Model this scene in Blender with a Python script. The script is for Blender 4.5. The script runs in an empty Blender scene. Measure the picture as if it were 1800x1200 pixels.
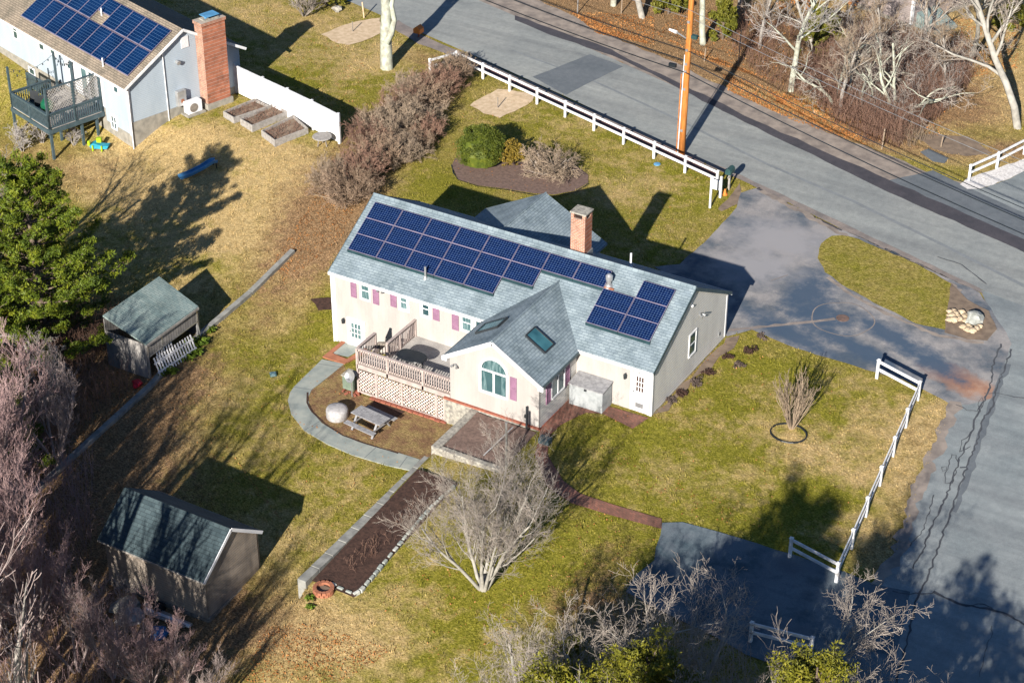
import bpy, math, random
import numpy as np
from mathutils import Vector, Matrix
rnd = random.Random(7)
sc = bpy.context.scene
col = sc.collection
# ---------------------------------------------------------------- camera
CF, CPITCH, CYAW, CROLL = 3527.26, 0.5663, -0.5288, 0.0029
CO = np.array([33.2762, -69.8231, 53.0674])
_cp, _sp = math.cos(CPITCH), math.sin(CPITCH)
FW = np.array([math.sin(CYAW)*_cp, math.cos(CYAW)*_cp, -_sp])
_r = np.cross(FW, [0, 0, 1.0]); _r /= np.linalg.norm(_r); _u = np.cross(_r, FW)
RT = math.cos(CROLL)*_r+math.sin(CROLL)*_u
UPV = -math.sin(CROLL)*_r+math.cos(CROLL)*_u
cd = bpy.data.cameras.new('camera'); cam = bpy.data.objects.new('camera', cd); col.objects.link(cam)
cd.sensor_width = 36; cd.lens = CF/1800*36; cd.clip_end = 2000; cd.clip_start = 1
cam.matrix_world = Matrix([[RT[0], UPV[0], -FW[0], CO[0]], [RT[1], UPV[1], -FW[1], CO[1]], [RT[2], UPV[2], -FW[2], CO[2]], [0, 0, 0, 1]])
sc.camera = cam
# ---------------------------------------------------------------- light
SEL, SAZ = math.radians(24.5), math.radians(-11)      # light travels towards SAZ
w = bpy.data.worlds.new('World'); sc.world = w; w.use_nodes = True
nt = w.node_tree; bg = nt.nodes['Background']
sky = nt.nodes.new('ShaderNodeTexSky'); sky.sky_type = 'NISHITA'; sky.sun_disc = False
sky.sun_elevation = SEL; sky.sun_rotation = SAZ+math.pi
sky.air_density = 1.0; sky.dust_density = 0.1; sky.ozone_density = 6.0
nt.links.new(sky.outputs[0], bg.inputs[0]); bg.inputs[1].default_value = 0.05
sd = bpy.data.lights.new('sun', 'SUN'); sd.energy = 5.0; sd.angle = math.radians(0.5); sd.color = (1, 0.93, 0.83)
so = bpy.data.objects.new('sun', sd); col.objects.link(so)
LD = Vector((math.sin(SAZ)*math.cos(SEL), math.cos(SAZ)*math.cos(SEL), -math.sin(SEL)))
so.rotation_euler = LD.to_track_quat('-Z', 'Y').to_euler()
sc.view_settings.view_transform = 'Standard'; sc.view_settings.look = 'None'
sc.view_settings.exposure = 1.05; sc.view_settings.gamma = 1
# ---------------------------------------------------------------- terrain height
def tps(pts):
    P = np.array(pts, float); n = len(P)
    d = np.hypot(P[:, None, 0]-P[None, :, 0], P[:, None, 1]-P[None, :, 1])
    K = np.where(d > 0, d*d*np.log(d+1e-12), 0)+np.eye(n)*2.0
    A = np.zeros((n+3, n+3)); A[:n, :n] = K; A[:n, n] = 1; A[:n, n+1:] = P[:, :2]
    A[n, :n] = 1; A[n+1:, :n] = P[:, :2].T
    wv = np.linalg.solve(A, np.r_[P[:, 2], 0, 0, 0])
    def f(x, y):
        x = np.asarray(x, float); y = np.asarray(y, float)
        r = np.zeros(x.shape)+wv[n]+wv[n+1]*x+wv[n+2]*y
        for i in range(n):
            q = np.hypot(x-P[i, 0], y-P[i, 1]); r = r+wv[i]*q*q*np.log(q+1e-12)
        return r
    return f
flat = [(-8, 12, 0), (-20, 13, 0), (-28, 20, 0), (-30, 30, 0), (-10, 24, 0), (0, 22, 0), (10, 17, 0), (0, 40, 0), (-20, 40, 0), (20, 25, 0), (15, 40, 0), (-60, 60, 0), (-30, 60, 0), (0, 75, 0), (35, 60, 0)]
f_hi = tps([(0, 0, -.02), (0, 8, 0), (-4, -3.6, -.12), (-4, -6, -.25), (-7, -5, -.42), (-5, -9, -.4), (0, -6, -.15), (10, 8, -.15), (10, 0, -.2), (10.5, -8, -.25),
            (5, -12, -.35), (4, -6, -.25), (-.7, -14, -.8), (-5.5, -17, -1.05), (-6.5, -12, -.7), (3, -20, -1.1), (12, -20, -.6), (-3, -26, -1.9), (14, 0, -.2), (20, 0, -.2),
            (16, -12, -.25), (20, -20, -.4), (22, 12, -.1), (30, -10, -.3), (0, -40, -2.4), (25, -40, -1.2)]+flat)
f_lo = tps([(-18, -.5, -1.7), (-18, -4, -1.7), (-13, -3.6, -1.45), (-9.1, -3.6, -1.45), (-9, -6, -1.4), (-8, -8.5, -1.4), (-8, -12, -1.6), (-7.6, -17, -1.8), (-12, -10, -1.65), (-17, -8, -1.8),
            (-14, -16, -2.1), (-10.5, -20, -2.3), (-16, -20.5, -2.5), (-20, -14, -2.1), (-23, -8, -1.9), (-23, -14, -2.25), (-24, 5, -.8), (-18.5, 4, -1.0), (-18.5, 9, -.25), (-25, 10, -.2),
            (-29, 0, -1.5), (-32, 6, -1.2), (-40, 10.5, -1.4), (-43, 11, -1.5), (-50, 12, -1.4), (-38.5, 14, -.3), (-37.7, 16, 0), (-36, 10, -.7), (-34, 14, -.15), (-33, -5, -1.9), (-45, 0, -2), (-30, -20, -2.8),
            (-18, -28, -3), (-8, -26, -2.4), (-60, 0, -2.2), (-45, 22, 0), (-55, 26, 0), (-3, -34, -2.5), (-30, -45, -3)]+flat)
def sst(a, b, x):
    t = np.clip((x-a)/(b-a), 0, 1); return t*t*(3-2*t)
def Hn(x, y):
    x = np.asarray(x, float); y = np.asarray(y, float)
    hi, lo = f_hi(x, y), f_lo(x, y)
    # narrow step along the planter walls, wide blends elsewhere
    c = np.where(y > -3.55, -9.05, -7.58); hw = np.full(x.shape, .05)
    s = np.clip((-17.2-y), 0, 30); hw = hw+s*.55; c = c+s*.15
    k = sst(0, 1, (x-(c-hw))/(2*hw))
    kb = sst(-19, -8, x); t = sst(.5, 8, y); k = k*(1-t)+kb*t
    h = lo*(1-k)+hi*k
    far = sst(10, 16, y)
    return h*(1-far*.999)
def H(x, y): return float(Hn(np.array([x]), np.array([y]))[0])
def ray(px, py):
    return FW+RT*(px-900)/CF-UPV*(py-600)/CF
def U(px, py, z=0.):
    d = ray(px, py); return CO+d*(z-CO[2])/d[2]
def G(px, py, dz=0.):
    z = 0.
    for _ in range(12):
        P = U(px, py, z+dz); z = .5*z+.5*H(P[0], P[1])
    P = U(px, py, z+dz); return Vector((P[0], P[1], H(P[0], P[1])))
def UPx(px, py, ax, v):
    d = ray(px, py); return CO+d*(v-CO[ax])/d[ax]
# ---------------------------------------------------------------- materials
def N(nt, t, **k):
    n = nt.nodes.new(t)
    for a, b in k.items(): setattr(n, a, b)
    return n
class Mt:
    def __init__(s, name, rough=.8, spec=.3):
        s.m = bpy.data.materials.new(name); s.m.use_nodes = True; s.nt = s.m.node_tree
        s.b = s.nt.nodes['Principled BSDF']; s.b.inputs['Roughness'].default_value = rough
        s.b.inputs['Specular IOR Level'].default_value = spec
        s.tc = N(s.nt, 'ShaderNodeTexCoord')
    def L(s, a, b): s.nt.links.new(a, b)
    def noise(s, scale, detail=4, vec=None, rough=.55, stretch=None):
        n = N(s.nt, 'ShaderNodeTexNoise'); n.inputs['Scale'].default_value = scale
        n.inputs['Detail'].default_value = detail; n.inputs['Roughness'].default_value = rough
        v = vec if vec is not None else s.tc.outputs['Object']
        if stretch:
            mp = N(s.nt, 'ShaderNodeMapping'); mp.inputs['Scale'].default_value = stretch[:3]
            if len(stretch) > 3: mp.inputs['Rotation'].default_value = (0, 0, stretch[3])
            s.L(v, mp.inputs[0]); v = mp.outputs[0]
        s.L(v, n.inputs['Vector']); return n.outputs['Fac']
    def ramp(s, fac, stops):
        r = N(s.nt, 'ShaderNodeValToRGB'); e = r.color_ramp.elements
        while len(e) < len(stops): e.new(.5)
        for i, (p, c) in enumerate(stops):
            e[i].position = p; e[i].color = (*c, 1) if len(c) == 3 else c
        s.L(fac, r.inputs[0]); return r.outputs[0]
    def mix(s, fac, a, b, mode='MIX'):
        m = N(s.nt, 'ShaderNodeMix', data_type='RGBA', blend_type=mode)
        for v, i in ((fac, 0), (a, 6), (b, 7)):
            if isinstance(v, (int, float)): m.inputs[i].default_value = v
            elif isinstance(v, tuple): m.inputs[i].default_value = (*v, 1)
            else: s.L(v, m.inputs[i])
        return m.outputs[2]
    def math(s, op, a, b=0.):
        m = N(s.nt, 'ShaderNodeMath', operation=op)
        for v, i in ((a, 0), (b, 1)):
            if isinstance(v, (int, float)): m.inputs[i].default_value = v
            else: s.L(v, m.inputs[i])
        return m.outputs[0]
    def mr(s, v, a, b, c=0., d=1.):
        m = N(s.nt, 'ShaderNodeMapRange'); s.L(v, m.inputs[0])
        for i, x in enumerate((a, b, c, d)): m.inputs[i+1].default_value = x
        return m.outputs[0]
    def col(s, c):
        if isinstance(c, tuple): s.b.inputs['Base Color'].default_value = (*c, 1)
        else: s.L(c, s.b.inputs['Base Color'])
        return s
    def bump(s, h, st=.3, d=.02):
        b = N(s.nt, 'ShaderNodeBump'); b.inputs['Strength'].default_value = st; b.inputs['Distance'].default_value = d
        s.L(h, b.inputs['Height']); s.L(b.outputs[0], s.b.inputs['Normal']); return s
    def xyz(s, o='Object'):
        x = N(s.nt, 'ShaderNodeSeparateXYZ'); s.L(s.tc.outputs[o], x.inputs[0]); return x.outputs
M = {}
def plain(name, c, rough=.7, c2=None, scale=2., st=.0, bs=30., spec=.3, metal=0.):
    m = Mt(name, rough, spec); m.b.inputs['Metallic'].default_value = metal
    c2 = c2 or tuple(v*.72 for v in c)
    n = m.noise(scale, 6); m.col(m.ramp(n, [(.35, c2), (.62, c)]))
    if st: m.bump(m.noise(bs, 4), st)
    M[name] = m.m; return m.m
def lines(m, coord, period, width):
    f = m.math('FRACT', m.math('DIVIDE', coord, period)); return m.math('LESS_THAN', f, width), f
plain('white_paint', (.72, .72, .74), .45, (.62, .63, .66), 1.5)
plain('white_vinyl', (.72, .72, .73), .5, (.52, .53, .54), 2.2)
plain('trim_white', (.66, .66, .67), .5, (.55, .56, .58), 2.)
plain('mauve', (.27, .145, .225), .6, (.22, .12, .185), 3.)
plain('concrete', (.30, .28, .24), .85, (.2, .19, .165), 2.5, .3)
plain('stone_wall', (.36, .34, .29), .9, (.17, .16, .145), 6., .6, 12)
plain('dark_metal', (.03, .035, .04), .45)
plain('black_plastic', (.016, .02, .024), .35)
plain('grey_metal', (.35, .36, .37), .4, metal=.5)
plain('galv', (.5, .5, .5), .35, metal=.6)
plain('teal_paint', (.06, .09, .105), .5, (.04, .065, .075), 4.)
plain('grey_wood', (.33, .31, .29), .85, (.22, .205, .19), 5., .3)
plain('deck_rail', (.42, .35, .32), .75, (.33, .27, .25), 4.)
plain('pink_lattice', (.62, .53, .50), .75, (.42, .33, .31), 4.)
plain('old_wood', (.24, .21, .18), .9, (.14, .12, .10), 5., .3)
plain('pic_wood', (.30, .30, .31), .8, (.2, .2, .21), 6., .3)
plain('orange_pole', (.52, .19, .035), .8, (.33, .10, .02), 4., .3)
plain('bin_grey', (.33, .35, .36), .7, (.25, .27, .28), 3.)
m = Mt('pole_wood', .85, .2); _n = m.noise(3., 6, stretch=(9, 9, .35), rough=.7); m.col(m.ramp(_n, [(.34, (.20, .07, .02)), (.5, (.42, .155, .035)), (.66, (.60, .26, .07))])); m.bump(_n, .5); M['pole_wood'] = m.m
plain('cover_grey', (.42, .41, .41), .8, (.3, .29, .29), 7., .4, 9)
plain('mulch_dark', (.065, .035, .026), .95, (.032, .018, .014), 7., 1., 14)
plain('bark_mulch', (.17, .115, .095), .95, (.11, .075, .062), 6., .8, 14)
plain('fence_mulch', (.17, .085, .08), .95, (.10, .05, .045), 6., .8, 14)
plain('sand', (.58, .45, .31), .95, (.44, .33, .21), 3., .4, 12)
plain('gravel_white', (.68, .66, .64), .9, (.45, .43, .42), 9., .8, 16)
plain('brick_red', (.32, .11, .07), .85, (.2, .065, .045), 6., .5, 20)
plain('terracotta', (.35, .14, .08), .8)
plain('bluestone', (.30, .32, .29), .8, (.21, .24, .23), 1.6, .15)
plain('curb_stone', (.27, .27, .25), .85, (.17, .17, .16), 2.5, .3)
plain('dormant', (.12, .09, .075), .9, (.06, .045, .04), 6.)
plain('rusty_iron', (.17, .11, .09), .8, (.10, .07, .06), 6.)
plain('dirt', (.22, .165, .12), .95, (.14, .105, .08), 2.2, .5, 10)
plain('shoulder', (.29, .245, .21), .95, (.17, .145, .13), 1.3, .5, 9)
plain('boulder', (.42, .43, .40), .9, (.26, .27, .24), 4., .6, 8)
plain('field_stone', (.5, .40, .28), .9, (.34, .26, .17), 3., .5, 10)
plain('green_box', (.17, .22, .17), .6)
plain('blue_plastic', (.03, .17, .42), .35)
plain('slide_blue', (.10, .30, .52), .35)
plain('cyan_plastic', (.03, .30, .42), .4)
plain('lime_plastic', (.36, .55, .02), .4)
plain('red_plastic', (.5, .02, .04), .4)
plain('green_gloss', (.01, .1, .05), .2)
plain('orange_plastic', (.75, .22, .04), .5)
plain('mailbox_green', (.03, .075, .075), .5)
plain('light_bark', (.36, .34, .30), .9, (.22, .21, .185), 3., .5, 12)
plain('grey_bark', (.30, .275, .25), .9, (.19, .175, .155), 4., .5, 12)
plain('lichen_bark', (.42, .45, .37), .9, (.26, .25, .2), 3., .5, 12)
plain('purple_bark', (.36, .29, .27), .9, (.24, .19, .18), 3.)
plain('red_twig', (.36, .25, .24), .9, (.25, .16, .16), 2.)
plain('grey_twig', (.36, .33, .31), .9, (.24, .22, .205), 2.)
plain('pale_twig', (.33, .285, .245), .9, (.22, .19, .165), 2.)
plain('brown_twig', (.24, .145, .105), .9, (.16, .09, .065), 2.)
plain('hedge_twig', (.285, .205, .145), .9, (.18, .125, .085), 2.)
plain('olive_twig', (.20, .17, .07), .9, (.13, .11, .05), 2.)
plain('tan_twig', (.32, .245, .175), .9, (.2, .155, .115), 2.)
plain('pine_bark', (.16, .12, .09), .9, (.10, .075, .06), 4., .6, 10)
def leafm(name, a, b, c, scale=1.2):
    m = Mt(name, .6, .25); n = m.noise(scale, 5, rough=.7)
    m.col(m.ramp(n, [(.3, a), (.5, b), (.72, c)])); M[name] = m.m
leafm('pine_leaf', (.025, .048, .006), (.09, .125, .009), (.23, .24, .015))
leafm('box_leaf', (.03, .045, .006), (.07, .092, .010), (.14, .15, .016), 3)
leafm('rhodo_leaf', (.045, .05, .008), (.13, .13, .012), (.27, .235, .02), 2)
leafm('orange_leaf', (.09, .07, .012), (.20, .14, .02), (.32, .2, .03), 3)
leafm('daylily', (.04, .075, .01), (.09, .14, .015), (.16, .2, .03), 3)
leafm('dead_leaf', (.16, .06, .02), (.36, .15, .045), (.50, .28, .11), 1)
leafm('red_leaf', (.2, .06, .012), (.36, .13, .02), (.5, .2, .03), 2)
leafm('juniper', (.05, .06, .008), (.11, .11, .012), (.17, .155, .02), 2)
m = Mt('glass', .08, .8); m.col(m.ramp(m.noise(.7, 2), [(.3, (.012, .04, .05)), (.7, (.04, .09, .10))])); M['glass'] = m.m
m = Mt('sky_glass', .05, 1.); m.col(m.ramp(m.noise(1.2, 2), [(.3, (.02, .075, .095)), (.7, (.06, .18, .21))])); M['sky_glass'] = m.m
m = Mt('curtain', .25, .6); m.col(m.ramp(m.noise(6, 3, stretch=(4, 1, .3)), [(.42, (.03, .08, .09)), (.62, (.16, .24, .25))])); M['curtain'] = m.m
m = Mt('stair_dark', .9); m.col((.06, .035, .03)); M['stair_dark'] = m.m
# vertical board siding (front)
def siding(name, c, c2, axis, period, wd, dark, vert=False, st=.5):
    m = Mt(name, .75); o = m.xyz()
    ln, f = lines(m, o[axis], period, wd)
    n = m.ramp(m.noise(1.3, 6, stretch=(1, 1, .35)), [(.35, c2), (.6, c)])
    m.col(m.mix(m.math('MULTIPLY', ln, dark), n, tuple(v*.35 for v in c)))
    m.bump(f, st, .01); M[name] = m.m
siding('cream_siding', (.385, .362, .342), (.33, .31, .292), 0, .2, .08, .09)
siding('clapboard', (.66, .64, .60), (.57, .55, .52), 2, .155, .13, .55, st=.8)
siding('blue_siding', (.36, .42, .48), (.32, .38, .44), 2, .115, .14, .3, st=.6)
siding('board_wall', (.30, .285, .27), (.17, .16, .155), 1, .19, .22, .75)
siding('shingle_wall', (.36, .30, .245), (.19, .165, .145), 2, .13, .14, .5, st=.8)
siding('shingle_wall_far', (.33, .28, .27), (.22, .19, .18), 2, .14, .16, .5, st=.8)
siding('deck_boards', (.40, .38, .36), (.29, .275, .265), 1, .14, .1, .5)
siding('lattice_grey', (.3, .3, .3), (.2, .2, .2), 2, .1, .1, .3)
def bricky(name, c1, c2, mortar, scale, rot=None, bw=.2, rh=.07, ms=.012, big=None, st=.4, uv=False):
    m = Mt(name, .85); mp = N(m.nt, 'ShaderNodeMapping')
    if rot: mp.inputs['Rotation'].default_value = rot
    m.L(m.tc.outputs['UV' if uv else 'Object'], mp.inputs[0])
    b = N(m.nt, 'ShaderNodeTexBrick'); m.L(mp.outputs[0], b.inputs[0])
    b.inputs['Color1'].default_value = (*c1, 1); b.inputs['Color2'].default_value = (*c2, 1); b.inputs['Mortar'].default_value = (*mortar, 1)
    b.inputs['Scale'].default_value = scale; b.inputs['Mortar Size'].default_value = ms; b.inputs['Brick Width'].default_value = bw; b.inputs['Row Height'].default_value = rh
    b.inputs['Bias'].default_value = 0.
    out = b.outputs[0]
    if big: out = m.mix(1., out, m.ramp(m.noise(big, 6, rough=.65), [(.32, (.62, .66, .66)), (.6, (1.1, 1.1, 1.08))]), 'MULTIPLY')
    m.col(out); m.bump(b.outputs['Fac'], st, .01); M[name] = m.m
PI = math.pi
RA, RB, RM = (.175, .22, .255), (.23, .28, .31), (.12, .155, .185)
bricky('shingles_main', RA, RB, RM, 1, None, .32, .125, .014, 1.1)
bricky('shingles_cross', RA, RB, RM, 1, (0, 0, PI/2), .32, .125, .014, 1.1)
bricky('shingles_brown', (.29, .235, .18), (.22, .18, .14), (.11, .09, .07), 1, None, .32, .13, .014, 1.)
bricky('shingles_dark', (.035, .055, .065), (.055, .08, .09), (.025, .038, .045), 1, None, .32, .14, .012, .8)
bricky('shingles_teal', (.16, .22, .22), (.22, .27, .26), (.11, .15, .16), 1, None, .32, .14, .012, .8)
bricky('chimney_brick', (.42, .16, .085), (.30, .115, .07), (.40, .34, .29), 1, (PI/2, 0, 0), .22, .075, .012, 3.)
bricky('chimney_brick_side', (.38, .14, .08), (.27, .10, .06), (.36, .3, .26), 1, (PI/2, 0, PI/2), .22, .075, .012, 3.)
bricky('brick_paving', (.26, .11, .08), (.165, .08, .06), (.12, .085, .065), 1, (0, 0, .4), .2, .1, .008, .8)
# solar cells through UVs: u 0..12, v 0..8
m = Mt('solar_cells', .4, .05)
uv = m.xyz('UV'); fx, fy = m.math('FRACT', uv[0]), m.math('FRACT', uv[1])
ax = m.math('ABSOLUTE', m.math('SUBTRACT', fx, .5)); ay = m.math('ABSOLUTE', m.math('SUBTRACT', fy, .5))
edge = m.math('GREATER_THAN', m.math('MAXIMUM', ax, ay), .468)
cham = m.math('GREATER_THAN', m.math('ADD', ax, ay), .8)
wn = N(m.nt, 'ShaderNodeTexWhiteNoise', noise_dimensions='2D'); fl = N(m.nt, 'ShaderNodeVectorMath', operation='FLOOR')
m.L(m.tc.outputs['UV'], fl.inputs[0]); m.L(fl.outputs[0], wn.inputs['Vector'])
cell = m.mix(wn.outputs[0], (.001, .006, .036), (.003, .012, .06))
m.col(m.mix(m.math('MAXIMUM', edge, cham), cell, (.055, .10, .19))); M['solar_cells'] = m.m
m = Mt('solar_poly', .3, .05); uv = m.xyz('UV')
a = m.math('LESS_THAN', m.math('FRACT', uv[1]), .09); b2 = m.math('LESS_THAN', m.math('FRACT', uv[0]), .04)
m.col(m.mix(m.math('MAXIMUM', a, b2), m.ramp(m.noise(.5, 2), [(.3, (.001, .010, .045)), (.7, (.003, .02, .075))]), (.045, .10, .2))); M['solar_poly'] = m.m
plain('panel_frame', (.26, .22, .29), .5, metal=.3)
plain('panel_skirt', (.02, .05, .06), .5)
# asphalts
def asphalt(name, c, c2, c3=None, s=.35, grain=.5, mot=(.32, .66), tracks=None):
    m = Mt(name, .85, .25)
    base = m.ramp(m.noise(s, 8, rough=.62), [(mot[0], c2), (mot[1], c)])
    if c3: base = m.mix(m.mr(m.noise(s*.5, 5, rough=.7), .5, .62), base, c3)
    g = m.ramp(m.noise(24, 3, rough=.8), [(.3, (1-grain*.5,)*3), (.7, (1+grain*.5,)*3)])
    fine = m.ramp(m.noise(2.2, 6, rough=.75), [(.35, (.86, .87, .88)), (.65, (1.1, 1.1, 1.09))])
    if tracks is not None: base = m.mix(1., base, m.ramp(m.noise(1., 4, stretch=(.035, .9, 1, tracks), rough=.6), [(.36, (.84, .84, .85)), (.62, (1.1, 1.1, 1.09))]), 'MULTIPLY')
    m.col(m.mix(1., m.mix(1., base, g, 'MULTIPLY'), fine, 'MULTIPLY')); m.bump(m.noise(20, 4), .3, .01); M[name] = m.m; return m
asphalt('asphalt_road', (.27, .28, .27), (.205, .22, .22), None, .22, .35, (.32, .66), .29)
asphalt('asphalt_street', (.24, .26, .265), (.175, .20, .21), None, .3, .35, (.32, .66), 1.44)
asphalt('asphalt_patch', (.135, .15, .165), (.105, .12, .135), None, .5, .25)
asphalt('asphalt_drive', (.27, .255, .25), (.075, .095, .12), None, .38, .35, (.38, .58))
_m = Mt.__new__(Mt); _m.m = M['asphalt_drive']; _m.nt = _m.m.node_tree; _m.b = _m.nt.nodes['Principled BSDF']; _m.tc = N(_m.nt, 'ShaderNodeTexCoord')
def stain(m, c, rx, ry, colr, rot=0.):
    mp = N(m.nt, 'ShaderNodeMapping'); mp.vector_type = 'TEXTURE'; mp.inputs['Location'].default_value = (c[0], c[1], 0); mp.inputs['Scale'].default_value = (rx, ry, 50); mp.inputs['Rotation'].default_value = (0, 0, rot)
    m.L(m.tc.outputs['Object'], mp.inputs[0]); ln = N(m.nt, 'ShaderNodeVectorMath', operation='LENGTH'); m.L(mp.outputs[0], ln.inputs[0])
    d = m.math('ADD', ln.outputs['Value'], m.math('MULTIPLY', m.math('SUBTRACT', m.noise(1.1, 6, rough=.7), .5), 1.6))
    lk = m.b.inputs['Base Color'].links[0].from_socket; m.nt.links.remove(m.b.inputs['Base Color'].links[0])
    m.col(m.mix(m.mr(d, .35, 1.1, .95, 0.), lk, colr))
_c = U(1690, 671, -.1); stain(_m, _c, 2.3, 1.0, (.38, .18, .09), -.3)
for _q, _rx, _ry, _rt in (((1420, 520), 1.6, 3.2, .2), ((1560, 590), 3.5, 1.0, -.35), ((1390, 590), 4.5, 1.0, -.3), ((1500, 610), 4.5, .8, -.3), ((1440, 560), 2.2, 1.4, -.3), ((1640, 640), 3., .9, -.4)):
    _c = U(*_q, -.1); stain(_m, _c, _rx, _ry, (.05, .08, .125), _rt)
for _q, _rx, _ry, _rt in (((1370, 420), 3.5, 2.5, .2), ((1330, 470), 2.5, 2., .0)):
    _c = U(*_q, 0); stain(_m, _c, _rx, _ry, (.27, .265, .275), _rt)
asphalt('asphalt_edge', (.27, .225, .20), (.15, .135, .13), None, .8, .4)
asphalt('road_seam_mat', (.20, .215, .225), (.165, .18, .19), None, .5, .25)
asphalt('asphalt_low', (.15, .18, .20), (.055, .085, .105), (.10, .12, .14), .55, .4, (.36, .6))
asphalt('tar', (.075, .08, .09), (.05, .055, .065), None, 1., .3)
asphalt('wet_tar', (.07, .065, .075), (.045, .045, .055), None, .6, .4)
asphalt('rust_stain', (.36, .15, .07), (.25, .13, .085), None, 1., .3)
# ---------------------------------------------------------------- mesh builder
LOC = {}
def setp(o, label=None, cat=None, group=None, kind=None):
    if label: o['label'] = label
    if cat: o['category'] = cat
    if group: o['group'] = group
    if kind: o['kind'] = kind
    return o
def thing(name, label, cat, loc=(0, 0, 0), rotz=0., group=None, local=False):
    o = bpy.data.objects.new(name, None); col.objects.link(o); o.empty_display_size = .3
    o.location = loc; o.rotation_euler = (0, 0, rotz)
    LOC[o.name] = Vector((0, 0, 0)) if local else Vector(loc)
    return setp(o, label, cat, group)
class MB:
    def __init__(s): s.v = []; s.f = []; s.uv = {}
    def add(s, vs, fs):
        k = len(s.v); s.v += [tuple(p) for p in vs]; s.f += [tuple(i+k for i in f) for f in fs]
    def box(s, x0, x1, y0, y1, z0, z1):
        x0, x1 = sorted((x0, x1)); y0, y1 = sorted((y0, y1)); z0, z1 = sorted((z0, z1))
        s.add([(x0, y0, z0), (x1, y0, z0), (x1, y1, z0), (x0, y1, z0), (x0, y0, z1), (x1, y0, z1), (x1, y1, z1), (x0, y1, z1)],
              [(0, 3, 2, 1), (4, 5, 6, 7), (0, 1, 5, 4), (1, 2, 6, 5), (2, 3, 7, 6), (3, 0, 4, 7)]); return s
    def bar(s, a, b, w, h, up=(0, 0, 1)):
        a, b = Vector(a), Vector(b); d = (b-a).normalized(); sd = d.cross(Vector(up))
        if sd.length < 1e-4: sd = d.cross(Vector((0, 1, 0)))
        sd.normalize(); u = sd.cross(d).normalized(); sd *= w/2; u *= h/2
        s.add([a-sd-u, a+sd-u, a+sd+u, a-sd+u, b-sd-u, b+sd-u, b+sd+u, b-sd+u],
              [(0, 1, 2, 3), (7, 6, 5, 4), (0, 4, 5, 1), (1, 5, 6, 2), (2, 6, 7, 3), (3, 7, 4, 0)]); return s
    def tube(s, pts, rs, n=8, caps=True):
        pts = [Vector(p) for p in pts]; k = len(s.v)
        if not hasattr(rs, '__len__'): rs = [rs]*len(pts)
        ref = None
        for i, p in enumerate(pts):
            d = (pts[min(i+1, len(pts)-1)]-pts[max(i-1, 0)]).normalized()
            if ref is None: ref = d.orthogonal().normalized()
            a = (ref-d*ref.dot(d)); a = a.normalized() if a.length > 1e-6 else d.orthogonal().normalized(); ref = a; b = d.cross(a)
            for j in range(n):
                t = 2*PI*j/n; s.v.append(tuple(p+(a*math.cos(t)+b*math.sin(t))*rs[i]))
        for i in range(len(pts)-1):
            for j in range(n):
                q = k+i*n; s.f.append((q+j, q+(j+1) % n, q+n+(j+1) % n, q+n+j))
        if caps:
            s.f.append(tuple(k+j for j in range(n))[::-1]); q = k+(len(pts)-1)*n; s.f.append(tuple(q+j for j in range(n)))
        return s
    def poly(s, pts, uv=None):
        k = len(s.v); s.v += [tuple(p) for p in pts]; s.f.append(tuple(range(k, k+len(pts))))
        if uv: s.uv[len(s.f)-1] = uv
        return s
    def prism(s, pts, off):
        """closed polygon pts extruded by vector off"""
        n = len(pts); off = Vector(off); a = [Vector(p) for p in pts]; b = [p+off for p in a]
        s.add(a+b, [tuple(range(n))[::-1], tuple(range(n, 2*n))]+[(i, (i+1) % n, n+(i+1) % n, n+i) for i in range(n)]); return s
    def lathe(s, c, prof, n=24):
        k = len(s.v)
        for r, z in prof:
            for j in range(n):
                t = 2*PI*j/n; s.v.append((c[0]+r*math.cos(t), c[1]+r*math.sin(t), c[2]+z))
        for i in range(len(prof)-1):
            for j in range(n):
                q = k+i*n; s.f.append((q+j, q+(j+1) % n, q+n+(j+1) % n, q+n+j))
        s.f.append(tuple(k+j for j in range(n))[::-1]); q = k+(len(prof)-1)*n; s.f.append(tuple(q+j for j in range(n)))
        return s
    def build(s, name, mat, parent=None, loc=None, smooth=False, label=None, cat=None, group=None, kind=None, bevel=0.):
        org = Vector(loc) if loc is not None else (LOC.get(parent.name, Vector((0, 0, 0))) if parent else Vector((0, 0, 0)))
        me = bpy.data.meshes.new(name)
        me.from_pydata([(p[0]-org[0], p[1]-org[1], p[2]-org[2]) for p in s.v], [], s.f)
        if s.uv:
            ul = me.uv_layers.new(name='UVMap')
            for fi, uvs in s.uv.items():
                p = me.polygons[fi]
                for li, q in zip(p.loop_indices, uvs): ul.data[li].uv = q
        me.materials.append(M[mat] if isinstance(mat, str) else mat)
        if smooth: me.polygons.foreach_set('use_smooth', [True]*len(me.polygons))
        me.update()
        o = bpy.data.objects.new(name, me); col.objects.link(o)
        if parent is not None: o.parent = parent; LOC[o.name] = org
        else: o.location = org
        if bevel:
            bv = o.modifiers.new('bevel', 'BEVEL'); bv.width = bevel; bv.segments = 1; bv.limit_method = 'ANGLE'
        return setp(o, label, cat, group, kind)
def clone(root, loc=None, rotz=0., scale=1., label=None, group=None, name=None):
    def cp(o, par):
        c = o.copy(); col.objects.link(c); c.parent = par
        for ch in o.children: cp(ch, c)
        return c
    r = cp(root, None)
    if loc is not None: r.location = loc
    r.rotation_euler = (0, 0, rotz); r.scale = (scale,)*3 if not hasattr(scale, '__len__') else scale
    if label: r['label'] = label
    if group: r['group'] = group
    return r
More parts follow.
